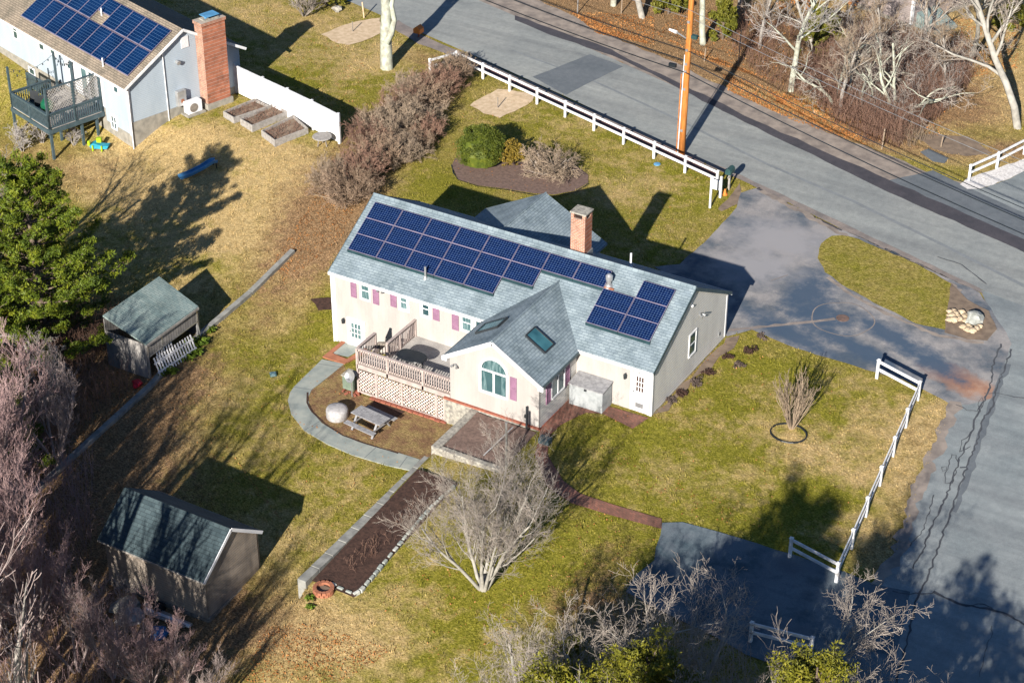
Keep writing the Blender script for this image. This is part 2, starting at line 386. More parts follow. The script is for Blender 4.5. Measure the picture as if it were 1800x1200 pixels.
# ================================================================ SETTING
blobs = [  # px, py, rx m, ry m, dry, leaf, green
 (360, 300, 8, 6, 1., 0, 0), (250, 290, 5, 4, .9, .1, 0), (470, 340, 4, 4, .9, 0, 0), (420, 420, 5, 3, .8, 0, .1), (480, 410, 1.6, 1.4, 0, 0, 1.2), (300, 500, 6, 3, .5, .3, 0),
 (580, 400, 3, 3, .3, .9, 0), (520, 470, 3, 3, .2, .7, 0), (500, 550, 3.5, 3, .2, .35, .4), (600, 330, 4, 5, .2, .8, 0), (720, 200, 3, 8, 0, .8, 0), (450, 600, 4, 3, .1, .2, .5),
 (60, 300, 8, 5, .2, .7, 0), (120, 620, 7, 5, .1, 1.0, 0), (60, 750, 7, 5, 0, 1.0, 0), (200, 700, 3, 4, 0, 1.0, 0), (150, 900, 6, 6, .2, .8, 0), (200, 1100, 7, 5, 0, 1., 0), (60, 1100, 7, 7, 0, 1., 0),
 (330, 680, 3.5, 2.5, .4, .2, .2), (250, 780, 4, 2, .6, .1, .1), (400, 720, 4, 3, .1, .0, .7), (520, 780, 3.5, 2.5, .45, .3, .2), (620, 870, 3, 2, .5, .1, .2), (430, 660, 3, 2, .2, .1, .6), (560, 650, 2, 2, .2, .1, .5),
 (470, 1080, 4, 4, .4, .3, .2), (580, 1150, 4, 3, .6, .2, 0), (700, 1150, 5, 3, .35, .05, .3), (500, 950, 3, 2, .8, .1, .1), (640, 1080, 3, 3, .2, 0, .6), (880, 1060, 4, 2, 0, .25, .3),
 (1000, 1000, 5, 4, 0, 0, .9), (950, 1120, 5, 3, .2, 0, .6), (1090, 960, 1.6, 3, .1, .6, .2), (1040, 1120, 3, 2, .2, .4, .2), (1130, 1080, 4, 2, .1, .8, 0),
 (1130, 790, 4, 2.5, 0, 0, .8), (1250, 700, 4, 2, .1, 0, .7), (1320, 640, 4, 1.5, 0, 0, .9), (1230, 830, 4, 3, .5, 0, 0), (1400, 780, 4, 1.5, .6, 0, 0), (1330, 900, 5, 3, .1, 0, .7), (1500, 720, 4, 3, .5, 0, .1), (1480, 830, 3, 2, .35, 0, .5),
 (1210, 660, 1.2, 5, .3, .7, 0), (1640, 740, 1.8, 3.5, .7, .35, 0), (1590, 900, 1.8, 4, .6, .45, 0), (1540, 980, 2, 2, .6, .4, 0), (1580, 800, 1.5, 4, .5, .2, 0),
 (1560, 490, 4, 3, .35, .1, .4), (1640, 560, 3, 1.2, .6, .2, .1), (1690, 570, 2, 1.6, .6, .6, 0),
 (1200, 320, 5, 3, .25, 0, .5), (1100, 330, 4, 3, .6, 0, .1), (1150, 450, 4, 3, .4, 0, .4), (750, 320, 3, 2, .1, 0, .8), (900, 200, 4, 2, .5, 0, .2), (1060, 230, 4, 1.5, .3, 0, .6),
 (520, 60, 8, 6, .45, 0, .3), (560, 130, 5, 3, .2, 0, .7), (640, 100, 4, 3, .5, 0, .2), (470, 190, 4, 2, .2, 0, .7), (700, 90, 3, 2, .1, 0, .8), (350, 10, 8, 4, .6, 0, .1), (740, 100, 2.5, 2, .2, .6, 0),
 (1000, 40, 7, 5, .7, .7, 0), (1100, 60, 6, 4, .6, .9, 0), (1300, 60, 9, 6, .2, 1., 0), (1250, 120, 5, 2, .9, .3, 0), (1500, 120, 7, 5, .1, .9, 0), (1600, 180, 6, 3, .1, .9, 0), (1700, 60, 8, 8, .8, .3, .1), (1720, 170, 4, 4, 1., .2, 0), (1660, 260, 5, 2, .8, .5, 0), (1790, 265, 2, 1.5, .2, .8, 0), (1450, 230, 8, 1.6, .4, .8, 0), (1200, 20, 20, 12, .5, .3, 0), (1750, -60, 20, 16, .7, .15, 0), (1180, 110, 9, 1.6, .9, .1, .3), (1050, 60, 7, 1.6, .9, 0, .3), (1300, 170, 5, 1.2, .9, .2, .2)]
def tri_axis(a, b, step, lo, hi, big, extra):
    v = set(np.round(np.arange(a, b+step/2, step), 4)) | set(np.round(np.arange(lo, a, big), 3)) | set(np.round(np.arange(b+big, hi+1, big), 3)) | set(extra)
    v = sorted(v); out = [v[0]]
    for x in v[1:]:
        if x-out[-1] > .03 or x in extra:
            if x-out[-1] <= .03: out[-1] = x
            else: out.append(x)
    return np.array(out)
xs = tri_axis(-62, 24, .32, -140, 90, 6, [-9.1, -9.0, -7.63, -7.53]); ys = tri_axis(-32, 62, .32, -90, 160, 6, [-3.6, -3.5, -17.2])
X, Y = np.meshgrid(xs, ys); Z = Hn(X, Y)
nr = np.random.RandomState(3)
Z = Z+nr.uniform(-.012, .012, Z.shape)-.012
nx, ny = len(xs), len(ys)
me = bpy.data.meshes.new('ground')
idx = np.arange(nx*ny).reshape(ny, nx)
F = np.stack([idx[:-1, :-1], idx[:-1, 1:], idx[1:, 1:], idx[1:, :-1]], -1).reshape(-1, 4)
me.from_pydata(np.stack([X, Y, Z], -1).reshape(-1, 3).tolist(), [], F.tolist())
Zc = np.zeros((ny, nx, 4)); Zc[..., 3] = 1
for (px, py, rx, ry, d, l, g) in blobs:
    c = U(px, py, H(*U(px, py, -.5)[:2]))
    wgt = np.exp(-(((X-c[0])/rx)**2+((Y-c[1])/ry)**2))
    Zc[..., 0] += wgt*d; Zc[..., 1] += wgt*l; Zc[..., 2] += wgt*g
at = me.color_attributes.new('zone', 'FLOAT_COLOR', 'POINT'); at.data.foreach_set('color', np.clip(Zc, 0, 1.2).astype(np.float32).ravel())
me.polygons.foreach_set('use_smooth', [True]*len(me.polygons))
m = Mt('lawn_ground', .95, .12)
A = N(m.nt, 'ShaderNodeVertexColor', layer_name='zone'); sp = N(m.nt, 'ShaderNodeSeparateColor'); m.L(A.outputs[0], sp.inputs[0])
nb = m.noise(.32, 7, rough=.62); nm = m.noise(1.5, 7, rough=.7); nf = m.noise(9, 5, rough=.75, stretch=(1, 1.7, 1, .5)); ng = m.noise(30, 3, rough=.8)
green = m.ramp(nf, [(.34, (.075, .08, .006)), (.5, (.175, .165, .018)), (.66, (.345, .30, .06))])
tan = m.ramp(nf, [(.34, (.24, .17, .075)), (.5, (.42, .305, .14)), (.66, (.62, .465, .25))])
mid = m.ramp(nf, [(.34, (.10, .08, .018)), (.5, (.25, .20, .052)), (.66, (.47, .375, .15))])
leaf = m.ramp(nf, [(.36, (.09, .052, .03)), (.5, (.23, .145, .075)), (.64, (.46, .30, .17))])
v = m.math('ADD', m.math('MULTIPLY', nb, 1.0), m.math('MULTIPLY', nm, 1.0))           # ~1.0 mean
gfac = m.mr(m.math('ADD', v, m.math('MULTIPLY', sp.outputs[2], .36)), .86, 1.26)
c1 = m.mix(gfac, mid, green)
dfac = m.mr(m.math('ADD', m.math('SUBTRACT', 1.9, v), m.math('MULTIPLY', sp.outputs[0], .52)), 1.04, 1.46)
c2 = m.mix(dfac, c1, tan)
lfac = m.mr(m.math('ADD', m.math('MULTIPLY', nm, .9), m.math('MULTIPLY', sp.outputs[1], .55)), .68, 1.0)
c3 = m.mix(lfac, c2, leaf)
c4 = m.mix(1., c3, m.ramp(ng, [(.3, (.7, .7, .68)), (.7, (1.28, 1.28, 1.28))]), 'MULTIPLY')
c4 = m.mix(1., c4, m.ramp(m.noise(3.6, 5, rough=.75), [(.36, (.78, .8, .8)), (.62, (1.18, 1.16, 1.12))]), 'MULTIPLY')
m.col(c4); m.bump(m.math('ADD', m.math('MULTIPLY', nf, .7), m.math('MULTIPLY', ng, .3)), .9, .06)
me.materials.append(m.m)
o = bpy.data.objects.new('lawn', me); col.objects.link(o); setp(o, kind='structure')
# ---------------------------------------------------------------- flat sheets draped on the terrain
import bmesh
EXCL = []
def sheet(name, pts, mat, off=.02, step=.7, px=True, jag=0., thick=0., kind='structure', sub=0, **k):
    if px: pts = [G(*p) for p in pts]
    P = [(p[0], p[1]) for p in pts]; EXCL.append(list(P))
    if sub:
        Q = []
        for i in range(len(P)):
            a, b = np.array(P[i]), np.array(P[(i+1) % len(P)]); n = max(1, int(np.hypot(*(b-a))/sub))
            nv = np.array([-(b-a)[1], (b-a)[0]])/max(1e-6, np.hypot(*(b-a)))
            for j in range(n):
                q = a+(b-a)*j/n
                if j: q = q+nv*rnd.uniform(-jag, jag)
                Q.append(tuple(q))
        P = Q
    bm = bmesh.new(); f = bm.faces.new([bm.verts.new((x, y, 0)) for x, y in P])
    bmesh.ops.triangulate(bm, faces=[f])
    x0, x1 = min(p[0] for p in P), max(p[0] for p in P); y0, y1 = min(p[1] for p in P), max(p[1] for p in P)
    for a0, a1, ax in ((x0, x1, 0), (y0, y1, 1)):
        t = math.floor(a0/step)*step+step
        while t < a1:
            c = [0, 0, 0]; c[ax] = t; nn = [0, 0, 0]; nn[ax] = 1
            bmesh.ops.bisect_plane(bm, geom=bm.verts[:]+bm.edges[:]+bm.faces[:], plane_co=c, plane_no=nn); t += step
    zs = Hn(np.array([v.co.x for v in bm.verts]), np.array([v.co.y for v in bm.verts]))
    for v, z in zip(bm.verts, zs): v.co.z = z+off
    if thick:
        r = bmesh.ops.extrude_face_region(bm, geom=bm.faces[:])
        for v in r['geom']:
            if isinstance(v, bmesh.types.BMVert): v.co.z -= thick
    bmesh.ops.recalc_face_normals(bm, faces=bm.faces[:])
    if not thick:
        for f in bm.faces:
            if f.normal.z < 0: f.normal_flip()
    me = bpy.data.meshes.new(name); bm.to_mesh(me); bm.free(); me.materials.append(M[mat])
    o = bpy.data.objects.new(name, me); col.objects.link(o); setp(o, kind=kind, **k); return o
# main road: near edge and far edge in metres
near = [(-75, 42.8), (-40, 33.4), (-29.9, 30.66), (-20.1, 27.9), (-11.3, 25.15), (-8.9, 24.5), (-5.7, 23.5), (-2.04, 22.45), (2.7, 20.95), (9.3, 18.85)]
far_ = [(60, 9.2), (30, 18.7), (14.5, 23.9), (9.5, 25.45), (-1.26, 28.2), (-7.54, 30.05), (-14.5, 32.4), (-20.4, 34.3), (-28.9, 36.9), (-40, 40.2), (-75, 50)]
sheet('road', near+[(12, 17.9), (17, 15.6), (30, 11), (60, 1)]+far_, 'asphalt_road', .02, 1.5, px=False)
# worn verge of dirt beyond the road, tarred strips, patches
sheet('verge', [(-75, 50.2), (-40, 40.1), (-28.9, 36.8), (-20.4, 34.2), (-14.5, 32.3), (-7.54, 29.95), (-1.26, 28.1), (9.5, 25.35), (30, 18.6), (30, 21.2), (9, 28.4), (-1, 30.7), (-7, 32.3), (-14, 34.6), (-20, 36.8), (-28, 39.6), (-40, 43.5), (-75, 54)], 'shoulder', .010, 1.2, px=False, jag=.25, sub=.8)
sheet('road_strip', [(905, 36), (990, 70), (1075, 98), (1145, 130), (1200, 160), (1290, 205), (1350, 236), (1450, 284), (1560, 338), (1700, 400), (1815, 452), (2200, 628), (2200, 603), (1815, 428), (1700, 378), (1560, 316), (1450, 268), (1350, 222), (1290, 194), (1200, 150), (1140, 122), (1075, 88), (990, 58), (905, 28)], 'wet_tar', .026, 1.2, jag=.1, sub=.9)
sheet('road_seam', [(900, 88), (1040, 140), (1200, 213), (1350, 288), (1500, 352), (1650, 425), (1800, 500), (1800, 506), (1650, 430), (1500, 357), (1350, 292), (1200, 217), (1040, 143), (900, 90)], 'road_seam_mat', .024, 1.5, jag=.02, sub=1.)
sheet('road_patch', [(936, 136), (1037, 96), (1095, 118), (1040, 144), (995, 168)], 'asphalt_patch', .025, 1.5, jag=.03, sub=.6)
sheet('road_patch', [(1560, 318), (1640, 300), (1800, 375), (1800, 440), (1700, 392)], 'asphalt_patch', .0245, 1.5, jag=.06, sub=.8)
sheet('road_berm', [(1240, 284), (1275, 296), (1325, 320), (1412, 360), (1537, 420), (1640, 467), (1722, 507), (1730, 518), (1640, 478), (1537, 431), (1420, 374), (1335, 333), (1275, 305), (1240, 291)], 'asphalt_edge', .028, 1.2, jag=.05, sub=.7)
sheet('road_berm', [(700, 36), (740, 62), (790, 84), (850, 108), (950, 152), (1100, 220), (1240, 284), (1236, 292), (1100, 232), (950, 164), (850, 121), (785, 96), (735, 78), (690, 50)], 'asphalt_edge', .028, 1.2, jag=.08, sub=.7)
# side street on the right
sheet('side_street', [(1768, 590), (1745, 640), (1728, 690), (1672, 712), (1655, 760), (1628, 820), (1600, 900), (1582, 960), (1540, 1028), (1470, 1100), (1400, 1290), (1400, 1500), (2400, 1500), (2300, 820), (1950, 640), (1840, 600)], 'asphalt_street', .024, 1.5, jag=.10, sub=.5)
sheet('side_street', [(1722, 509), (1760, 524), (1900, 575), (1900, 665), (1765, 612), (1752, 575), (1738, 545)], 'asphalt_street', .0265, 1., jag=.05, sub=.5)
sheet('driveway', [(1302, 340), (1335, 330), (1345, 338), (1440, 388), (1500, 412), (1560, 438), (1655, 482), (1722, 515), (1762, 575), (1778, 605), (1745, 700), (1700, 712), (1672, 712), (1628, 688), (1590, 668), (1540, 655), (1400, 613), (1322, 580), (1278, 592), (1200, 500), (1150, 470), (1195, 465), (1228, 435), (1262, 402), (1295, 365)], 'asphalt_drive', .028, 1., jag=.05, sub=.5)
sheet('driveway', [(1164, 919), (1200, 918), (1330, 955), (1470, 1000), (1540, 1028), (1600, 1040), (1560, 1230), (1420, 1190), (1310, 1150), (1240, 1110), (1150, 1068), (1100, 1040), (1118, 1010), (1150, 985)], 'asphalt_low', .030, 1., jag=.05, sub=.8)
isl = sheet('grass_island', [(1437, 455), (1443, 430), (1462, 416), (1480, 415), (1510, 422), (1560, 443), (1620, 470), (1672, 500), (1692, 524), (1690, 552), (1680, 586), (1610, 570), (1545, 538), (1490, 508), (1450, 480)], 'sand', .055, .5, jag=.06, sub=.4)
isl.data.materials[0] = bpy.data.materials['lawn_ground']
EXCL.pop()
isl2 = sheet('island_soil', [(1672, 500), (1700, 528), (1738, 548), (1752, 580), (1735, 600), (1700, 598), (1660, 586), (1665, 545)], 'dirt', .062, .5, jag=.05, sub=.5)
# circle and groove in the driveway, manhole
cc = G(1481, 561)
def ring(c, r0, r1, mat, off, name, n=40, a0=0, a1=2*PI, wob=.04):
    mb = MB(); k = 0
    for i in range(n):
        t0, t1 = a0+(a1-a0)*i/n, a0+(a1-a0)*(i+1)/n
        p = []
        for t, r in ((t0, r0), (t0, r1), (t1, r1), (t1, r0)):
            r += math.sin(t*5)*wob; x, y = c[0]+r*math.cos(t), c[1]+r*math.sin(t); p.append((x, y, H(x, y)+off))
        mb.poly(p)
    return mb.build(name, mat, kind='structure')
ring(cc, 1.53, 1.59, 'asphalt_edge', .034, 'driveway_groove')
def strip(pts, wd, mat, off, name, px=True, wob=0., step=.4, kind='structure', **k):
    if px: pts = [G(*p) for p in pts]
    Q = []
    for i in range(len(pts)-1):
        a, b = Vector(pts[i][:2]), Vector(pts[i+1][:2]); n = max(1, int((b-a).length/step))
        for j in range(n): Q.append(a.lerp(b, j/n)+Vector((rnd.uniform(-wob, wob), rnd.uniform(-wob, wob))))
    Q.append(Vector(pts[-1][:2])); mb = MB(); L = []
    for i, q in enumerate(Q):
        d = (Q[min(i+1, len(Q)-1)]-Q[max(0, i-1)]).normalized(); nn = Vector((-d.y, d.x))*(wd/2*(1+rnd.uniform(-.4, .4)*(wob > 0)))
        L.append((q-nn, q+nn))
    for i in range(len(L)-1):
        a, b = L[i], L[i+1]; mb.poly([(p.x, p.y, H(p.x, p.y)+off) for p in (a[0], b[0], b[1], a[1])])
    o = mb.build(name, mat, kind=kind)
    for p in o.data.polygons:
        if p.normal.z < 0: p.flip()
    return setp(o, **k)
strip([(1150, 590), (1290, 580), (1350, 574), (1432, 566), (1468, 561)], .22, 'asphalt_edge', .033, 'driveway_groove', wob=.03)
strip([(1355, 494), (1385, 484)], .06, 'asphalt_edge', .033, 'driveway_groove')
# tar-sealed cracks of the side street
cracks = [([(1760, 606), (1745, 645), (1738, 690), (1720, 722), (1712, 740), (1708, 760), (1690, 800), (1672, 850), (1660, 880), (1640, 920), (1625, 960), (1605, 1000)], .10),
 ([(1778, 615), (1765, 650), (1750, 690), (1745, 715), (1728, 735), (1720, 770), (1706, 805), (1696, 830), (1686, 860), (1680, 875), (1662, 925), (1640, 990), (1628, 1020), (1610, 1060), (1596, 1120), (1580, 1180), (1570, 1230)], .10),
 ([(1730, 693), (1752, 692), (1780, 698), (1815, 701)], .06), ([(1680, 712), (1700, 722), (1725, 724), (1728, 700), (1722, 706), (1718, 722)], .05),
 ([(1708, 760), (1692, 775), (1685, 795), (1698, 790), (1706, 785)], .05), ([(1672, 800), (1664, 825), (1660, 848), (1672, 850), (1683, 820), (1680, 800), (1672, 800)], .05),
 ([(1655, 822), (1666, 820), (1658, 830), (1655, 822)], .04), ([(1690, 822), (1698, 822)], .08),
 ([(1640, 1040), (1660, 1052), (1690, 1062), (1720, 1068), (1760, 1075), (1800, 1098), (1830, 1110)], .16), ([(1690, 1062), (1730, 1064), (1770, 1084)], .05),
 ([(1570, 1040), (1600, 1044), (1640, 1043)], .06), ([(1745, 1100), (1735, 1140), (1722, 1190)], .03), ([(1640, 870), (1625, 930), (1600, 960)], .06)]
for p, wd in cracks: strip(p, wd*.75, 'tar', .036, 'crack_seal', wob=.06, step=.22)
strip([(1770, 640), (1748, 700), (1735, 735), (1715, 790), (1697, 850), (1676, 900)], .3, 'asphalt_patch', .032, 'crack_seal', wob=.05)
for p in ([(700, 30), (760, 78), (900, 160)], [(1040, 172), (1080, 190), (1170, 196)], [(1560, 345), (1600, 372)]): pass
strip([(1648, 452), (1690, 466), (1734, 500)], .07, 'tar', .036, 'crack_seal', wob=.03)
strip([(1330, 332), (1400, 368), (1470, 402), (1480, 406)], .12, 'wet_tar', .034, 'crack_seal', wob=.05)
strip([(1680, 706), (1662, 752), (1640, 800), (1618, 850), (1600, 900), (1584, 955), (1556, 1005), (1538, 1030)], .55, 'shoulder', .030, 'street_grit', wob=.14, step=.35)
strip([(1730, 604), (1700, 600), (1640, 588), (1560, 552), (1500, 520), (1455, 488)], .22, 'shoulder', .036, 'street_grit', wob=.06, step=.3)
strip([(1340, 336), (1400, 368), (1460, 402), (1520, 432), (1600, 468), (1690, 512)], .35, 'shoulder', .038, 'street_grit', wob=.1, step=.3)
# paths and beds
sheet('stone_path', [(566, 632), (605, 640), (578, 662), (548, 685), (541, 700), (546, 722), (566, 744), (600, 765), (640, 779), (690, 793), (738, 808), (722, 827), (680, 818), (620, 800), (576, 781), (535, 757), (512, 728), (506, 704), (510, 690), (517, 680)], 'bluestone', .03, .5, thick=.08)
# joints between the path slabs
for a, b in (((517, 681), (550, 686)), ((560, 640), (600, 646)), ((535, 757), (562, 741)), ((640, 806), (662, 786)), ((702, 822), (716, 803))):
    strip([a, b], .03, 'asphalt_patch', .036, 'path_joint')
sheet('picnic_bed', [(604, 640), (632, 694), (700, 716), (783, 744), (795, 748), (764, 800), (738, 807), (690, 793), (640, 779), (600, 765), (566, 744), (546, 722), (541, 700), (548, 685), (578, 662)], 'dirt', .012, .5, jag=.04, sub=.5)
bpy.data.objects['picnic_bed'].data.materials[0] = None
m = Mt('patchy_bed', .95, .1)
m.col(m.mix(m.mr(m.noise(1.4, 6, rough=.7), .42, .6), m.ramp(m.noise(9, 5, rough=.75), [(.3, (.085, .05, .03)), (.7, (.26, .155, .085))]), m.ramp(m.noise(9, 5, rough=.75), [(.3, (.13, .10, .03)), (.7, (.38, .27, .13))])))
m.bump(m.noise(14, 4), .9, .05); M['patchy_bed'] = m.m; bpy.data.objects['picnic_bed'].data.materials[0] = m.m
strip([(541, 690), (540, 708), (549, 724), (570, 745), (603, 766), (645, 781), (700, 797)], .07, 'mulch_dark', .034, 'bed_edging', wob=.01)
sheet('mulch_bed', [(794, 291), (800, 279), (830, 275), (900, 285), (960, 285), (1010, 290), (1034, 308), (1034, 322), (1010, 336), (975, 343), (940, 341), (890, 333), (840, 327), (805, 316)], 'bark_mulch', .03, .5)
strip([(794, 291), (797, 305), (805, 317), (840, 329), (890, 335), (940, 344), (975, 346), (1010, 339), (1035, 324)], .06, 'black_plastic', .05, 'bed_edging', wob=.01)
sheet('sand_patch', [(564, 61), (600, 46), (640, 36), (668, 32), (674, 56), (655, 66), (635, 74), (612, 80), (594, 77)], 'sand', .018, .8, jag=.1, sub=.5)
sheet('sand_patch', [(826, 186), (850, 170), (875, 157), (895, 158), (940, 166), (936, 178), (905, 196), (878, 208), (850, 200)], 'sand', .018, .8, jag=.1, sub=.5)
sheet('dirt_patch', [(1690, 84), (1640, 235), (1600, 240), (1640, 262), (1700, 275), (1745, 270), (1700, 240)][1:], 'dirt', .012, 1., jag=.3, sub=.8)
sheet('gravel_strip', [(1687, 325), (1700, 314), (1745, 300), (1800, 280), (1830, 268), (1830, 283), (1775, 315), (1725, 332), (1700, 333)], 'gravel_white', .035, .8, jag=.06, sub=.4)
sheet('far_driveway', [(1700, 333), (1725, 332), (1775, 315), (1830, 283), (1900, 300), (1900, 420), (1800, 400), (1765, 375)], 'asphalt_street', .022, 1.)
sheet('grate_patch', [(1617, 268), (1632, 262), (1668, 279), (1660, 288), (1640, 285)], 'asphalt_patch', .03)
sheet('brick_walk', [(948, 752), (1003, 700), (1060, 712), (1140, 735), (1112, 754), (1060, 728), (1030, 726), (1010, 735), (985, 748), (970, 762), (962, 775), (950, 770)], 'brick_paving', .03, .5)
sheet('brick_walk', [(950, 758), (967, 760), (962, 800), (990, 845), (1020, 868), (1080, 888), (1163, 912), (1163, 930), (1070, 905), (1005, 885), (960, 855), (940, 800)], 'brick_paving', .032, .5)
sheet('brick_walk', [(567, 628), (612, 590), (617, 594), (584, 622), (610, 632), (642, 612), (646, 618), (606, 641)], 'terracotta', .06, .5, thick=.12)
sheet('brick_pad', [(590, 614), (612, 592), (640, 610), (612, 628), (586, 622)], 'bluestone', .02, .5)
sheet('side_bed', [(1150, 728), (1276, 594), (1300, 590), (1290, 612), (1235, 655), (1200, 690), (1175, 722)], 'dirt', .014, .5, jag=.15, sub=.5)
sheet('fence_bed', [(800, 112), (848, 128), (943, 172), (1045, 218), (1150, 268), (1206, 294), (1250, 315), (1262, 302), (1206, 274), (1150, 249), (1045, 203), (943, 158), (850, 116), (808, 99)], 'fence_mulch', .034, .6, jag=.03, sub=.5)
sheet('entry_bed', [(1283, 345), (1300, 322), (1303, 345), (1295, 360), (1268, 372), (1262, 368)], 'dirt', .02, .5, jag=.05, sub=.4)
sheet('soil_patch', [(545, 526), (590, 524), (592, 546), (560, 546)], 'mulch_dark', .02, .5, jag=.1, sub=.4)
# big planter beds (raised)
mb = MB(); mb.box(-7.5, -5.3, -16.95, -8.6, -1.4, -.62)
pb = MB()
PX = [-7.35, -6.9, -6.3, -5.7, -5.2]; PY = list(np.linspace(-17.0, -8.7, 18))
def bedmesh(PX, PY, zf):
    b = MB(); n = len(PX)
    b.v = [(x, y, zf(x, y)+rnd.uniform(-.02, .02)) for y in PY for x in PX]
    b.f = [(j*n+i, j*n+i+1, (j+1)*n+i+1, (j+1)*n+i) for j in range(len(PY)-1) for i in range(n-1)]
    return b
bedmesh(PX, PY, lambda x, y: max(-1.0+(y+17)*.075, H(x if x > -7.4 else -7.4, y))+.05).build('planting_bed', 'mulch_dark', kind='structure')
bedmesh([-7.25, -6.5, -5.6, -4.8, -4.0], list(np.linspace(-6.9, -3.75, 7)), lambda x, y: -.12-(abs(y+3.7))*.03).build('planting_bed', 'bark_mulch', kind='structure')
# ---------------------------------------------------------------- retaining walls
wt = MB()
for i in range(10):                                  # stone blocks of the long wall
    y0 = -17.35+i*1.0; y1 = y0+.99; zt = -.80+i*.022
    wt.box(-7.85, -7.42, y0, y1, -2.3, zt)
wt.build('retaining_wall', 'curb_stone', loc=(-7.6, -12, -1.5), label='long grey stone retaining wall along the left side of the dark mulch bed', cat='retaining wall', bevel=.02)
w2 = MB(); w2.box(-7.62, -7.2, -7.15, -3.62, -1.9, -.10); w2.box(-7.19, -3.9, -7.16, -6.85, -1.7, -.12)
w2.build('planter_wall', 'stone_wall', loc=(-6, -7, -1), label='pale rough stone planter wall below the wing with the arched window', cat='retaining wall', bevel=.03)
st = MB()
for i in range(5): st.box(-7.4+i*.42, -7.4+(i+1)*.42-.01 if i < 4 else -4.6, -8.45, -7.2, -1.8, -1.27+i*.2)
st.build('garden_steps', 'stone_wall', loc=(-6.5, -7.8, -1.4), label='pale stone steps between the planter wall and the long mulch bed', cat='steps', bevel=.02)
# bluestone cobble edging along the bed
eg = thing('stone_edging', 'row of small blue grey stones edging the right side of the dark mulch bed', 'edging', tuple(G(700, 960)))
ep = [(581, 1027), (592, 1034), (605, 1040), (622, 1047), (632, 1042), (650, 1022), (672, 995), (700, 962), (730, 925), (762, 890), (800, 855)]
EP = [G(*p) for p in ep]; nst = 0
for i in range(len(EP)-1):
    a, b = EP[i], EP[i+1]; L = (b-a).length; n = max(1, int(L/.34))
    for j in range(n):
        if nst >= 60: break
        p = a.lerp(b, (j+.5)/n); d = (b-a).normalized(); q = MB(); z = H(p.x, p.y)
        q.bar(p-d*.15+Vector((0, 0, .06)), p+d*.15+Vector((0, 0, .06+rnd.uniform(-.02, .03))), .16+rnd.uniform(-.03, .03), .2)
        q.build('edging_stone', 'boulder' if rnd.random() < .3 else 'bluestone', eg, bevel=.03); nst += 1
# long kerb between the two gardens
kb = [(515, 443), (440, 517), (368, 577), (340, 602), (300, 640), (265, 680), (205, 735), (130, 803), (60, 868)]
KP = [G(*p) for p in kb]; mb = MB()
for i in range(len(KP)-1):
    a, b = KP[i], KP[i+1]; d = (b-a).normalized()
    mb.bar(a+Vector((0, 0, .02)), b-d*.02+Vector((0, 0, .02)), .3, .36)
mb.build('boundary_kerb', 'curb_stone', loc=tuple(KP[3]), label='long straight low stone kerb running down the grass past the open lean-to', cat='kerb', bevel=.02)
# ================================================================ MAIN HOUSE
hs = thing('ranch_house', 'long cream ranch house with grey blue roof covered in dark solar panels', 'house', (-9, 2, -.3))
SL = .5725; EZ = 2.565                           # roof plane z = EZ + SL*y
def wallbox(mb, x0, x1, y0, y1, z0, z1): mb.box(x0, x1, y0, y1, z0, z1)
b = MB(); b.box(-17.87, -.001, 0, .2, -1.9, 2.6); b.box(-17.87, -.001, 7.8, 8, -1.0, 2.6); b.build('wall', 'cream_siding', hs, label='cream front wall with faint vertical boards')
b = MB()
for x0, x1 in ((-.2, .0), (-17.869, -17.67)):
    b = MB(); b.prism([(x0, .012, -.5), (x0, 7.99, -.5), (x0, 7.99, 2.6), (x0, 4, 4.83), (x0, .012, 2.6)], (x1-x0, 0, 0)); b.build('gable_wall', 'clapboard', hs, label='grey clapboard gable wall facing the side lawn' if x1 == .0 else None)
b = MB(); b.box(-.21, .03, -.012, 8.01, -.5, .04); b.build('foundation', 'concrete', hs)
# roof: two slabs meeting at the ridge
T = .13
def roofslab(y0, z0, y1, z1, x0=-17.98, x1=.10, mat='shingles_main', cut=None):
    mb = MB(); p = [(x0, y0, z0), (x0, y1, z1), (x0, y1, z1-T), (x0, y0, z0-T)]
    mb.prism(p, (x1-x0, 0, 0)); return mb
roofslab(-.2, EZ-.2*SL+.06, 4, EZ+4*SL+.06).build('roof', 'shingles_main', hs, label='sunlit grey blue shingle slope')
roofslab(8.25, EZ-.25*SL+.06, 4.002, EZ+4*SL+.06).build('roof', 'shingles_main', hs, label='rear shingle slope in shade')
b = MB(); b.tube([(-17.98, 4, EZ+4*SL+.07), (.1, 4, EZ+4*SL+.07)], .07, 6); b.build('ridge_cap', 'shingles_main', hs)
# trims: fascia along eaves, rakes
b = MB(); b.box(-18.0, .12, -.235, -.205, EZ-.2*SL-.12, EZ-.2*SL+.05); b.box(-18, .12, 8.255, 8.285, EZ-.25*SL-.12, EZ-.25*SL+.05)
b.build('fascia', 'white_vinyl', hs)
b = MB()
for ya in (-.2, 8.25):
    for xr in (.115, -17.995): b = MB(); b.bar((xr, ya, EZ-.2*SL-.03), (xr, 4, EZ+4*SL-.03), .03, .17); b.build('rake_board', 'teal_paint', hs)
b = MB(); b.box(-.22, .02, -.03, -.001, -.3, 2.45); b.box(.001, .025, -.02, .08, -.3, 2.45); b.box(-17.89, -17.74, -.03, -.001, -1.8, 2.45); b.box(.001, .025, 7.9, 8.02, -.3, 2.4)
b.build('corner_trim', 'trim_white', hs)
b = MB(); b.tube([(-17.93, -.1, 2.38), (-17.93, -.08, 2.2), (-17.93, -.06, -1.7)], .045, 8); b.build('downspout', 'white_vinyl', hs)
b = MB(); b.tube([(-.1, -.1, 2.38), (-.1, -.09, 2.1), (-.1, -.09, .1)], .04, 8); b.build('downspout', 'white_vinyl', hs)
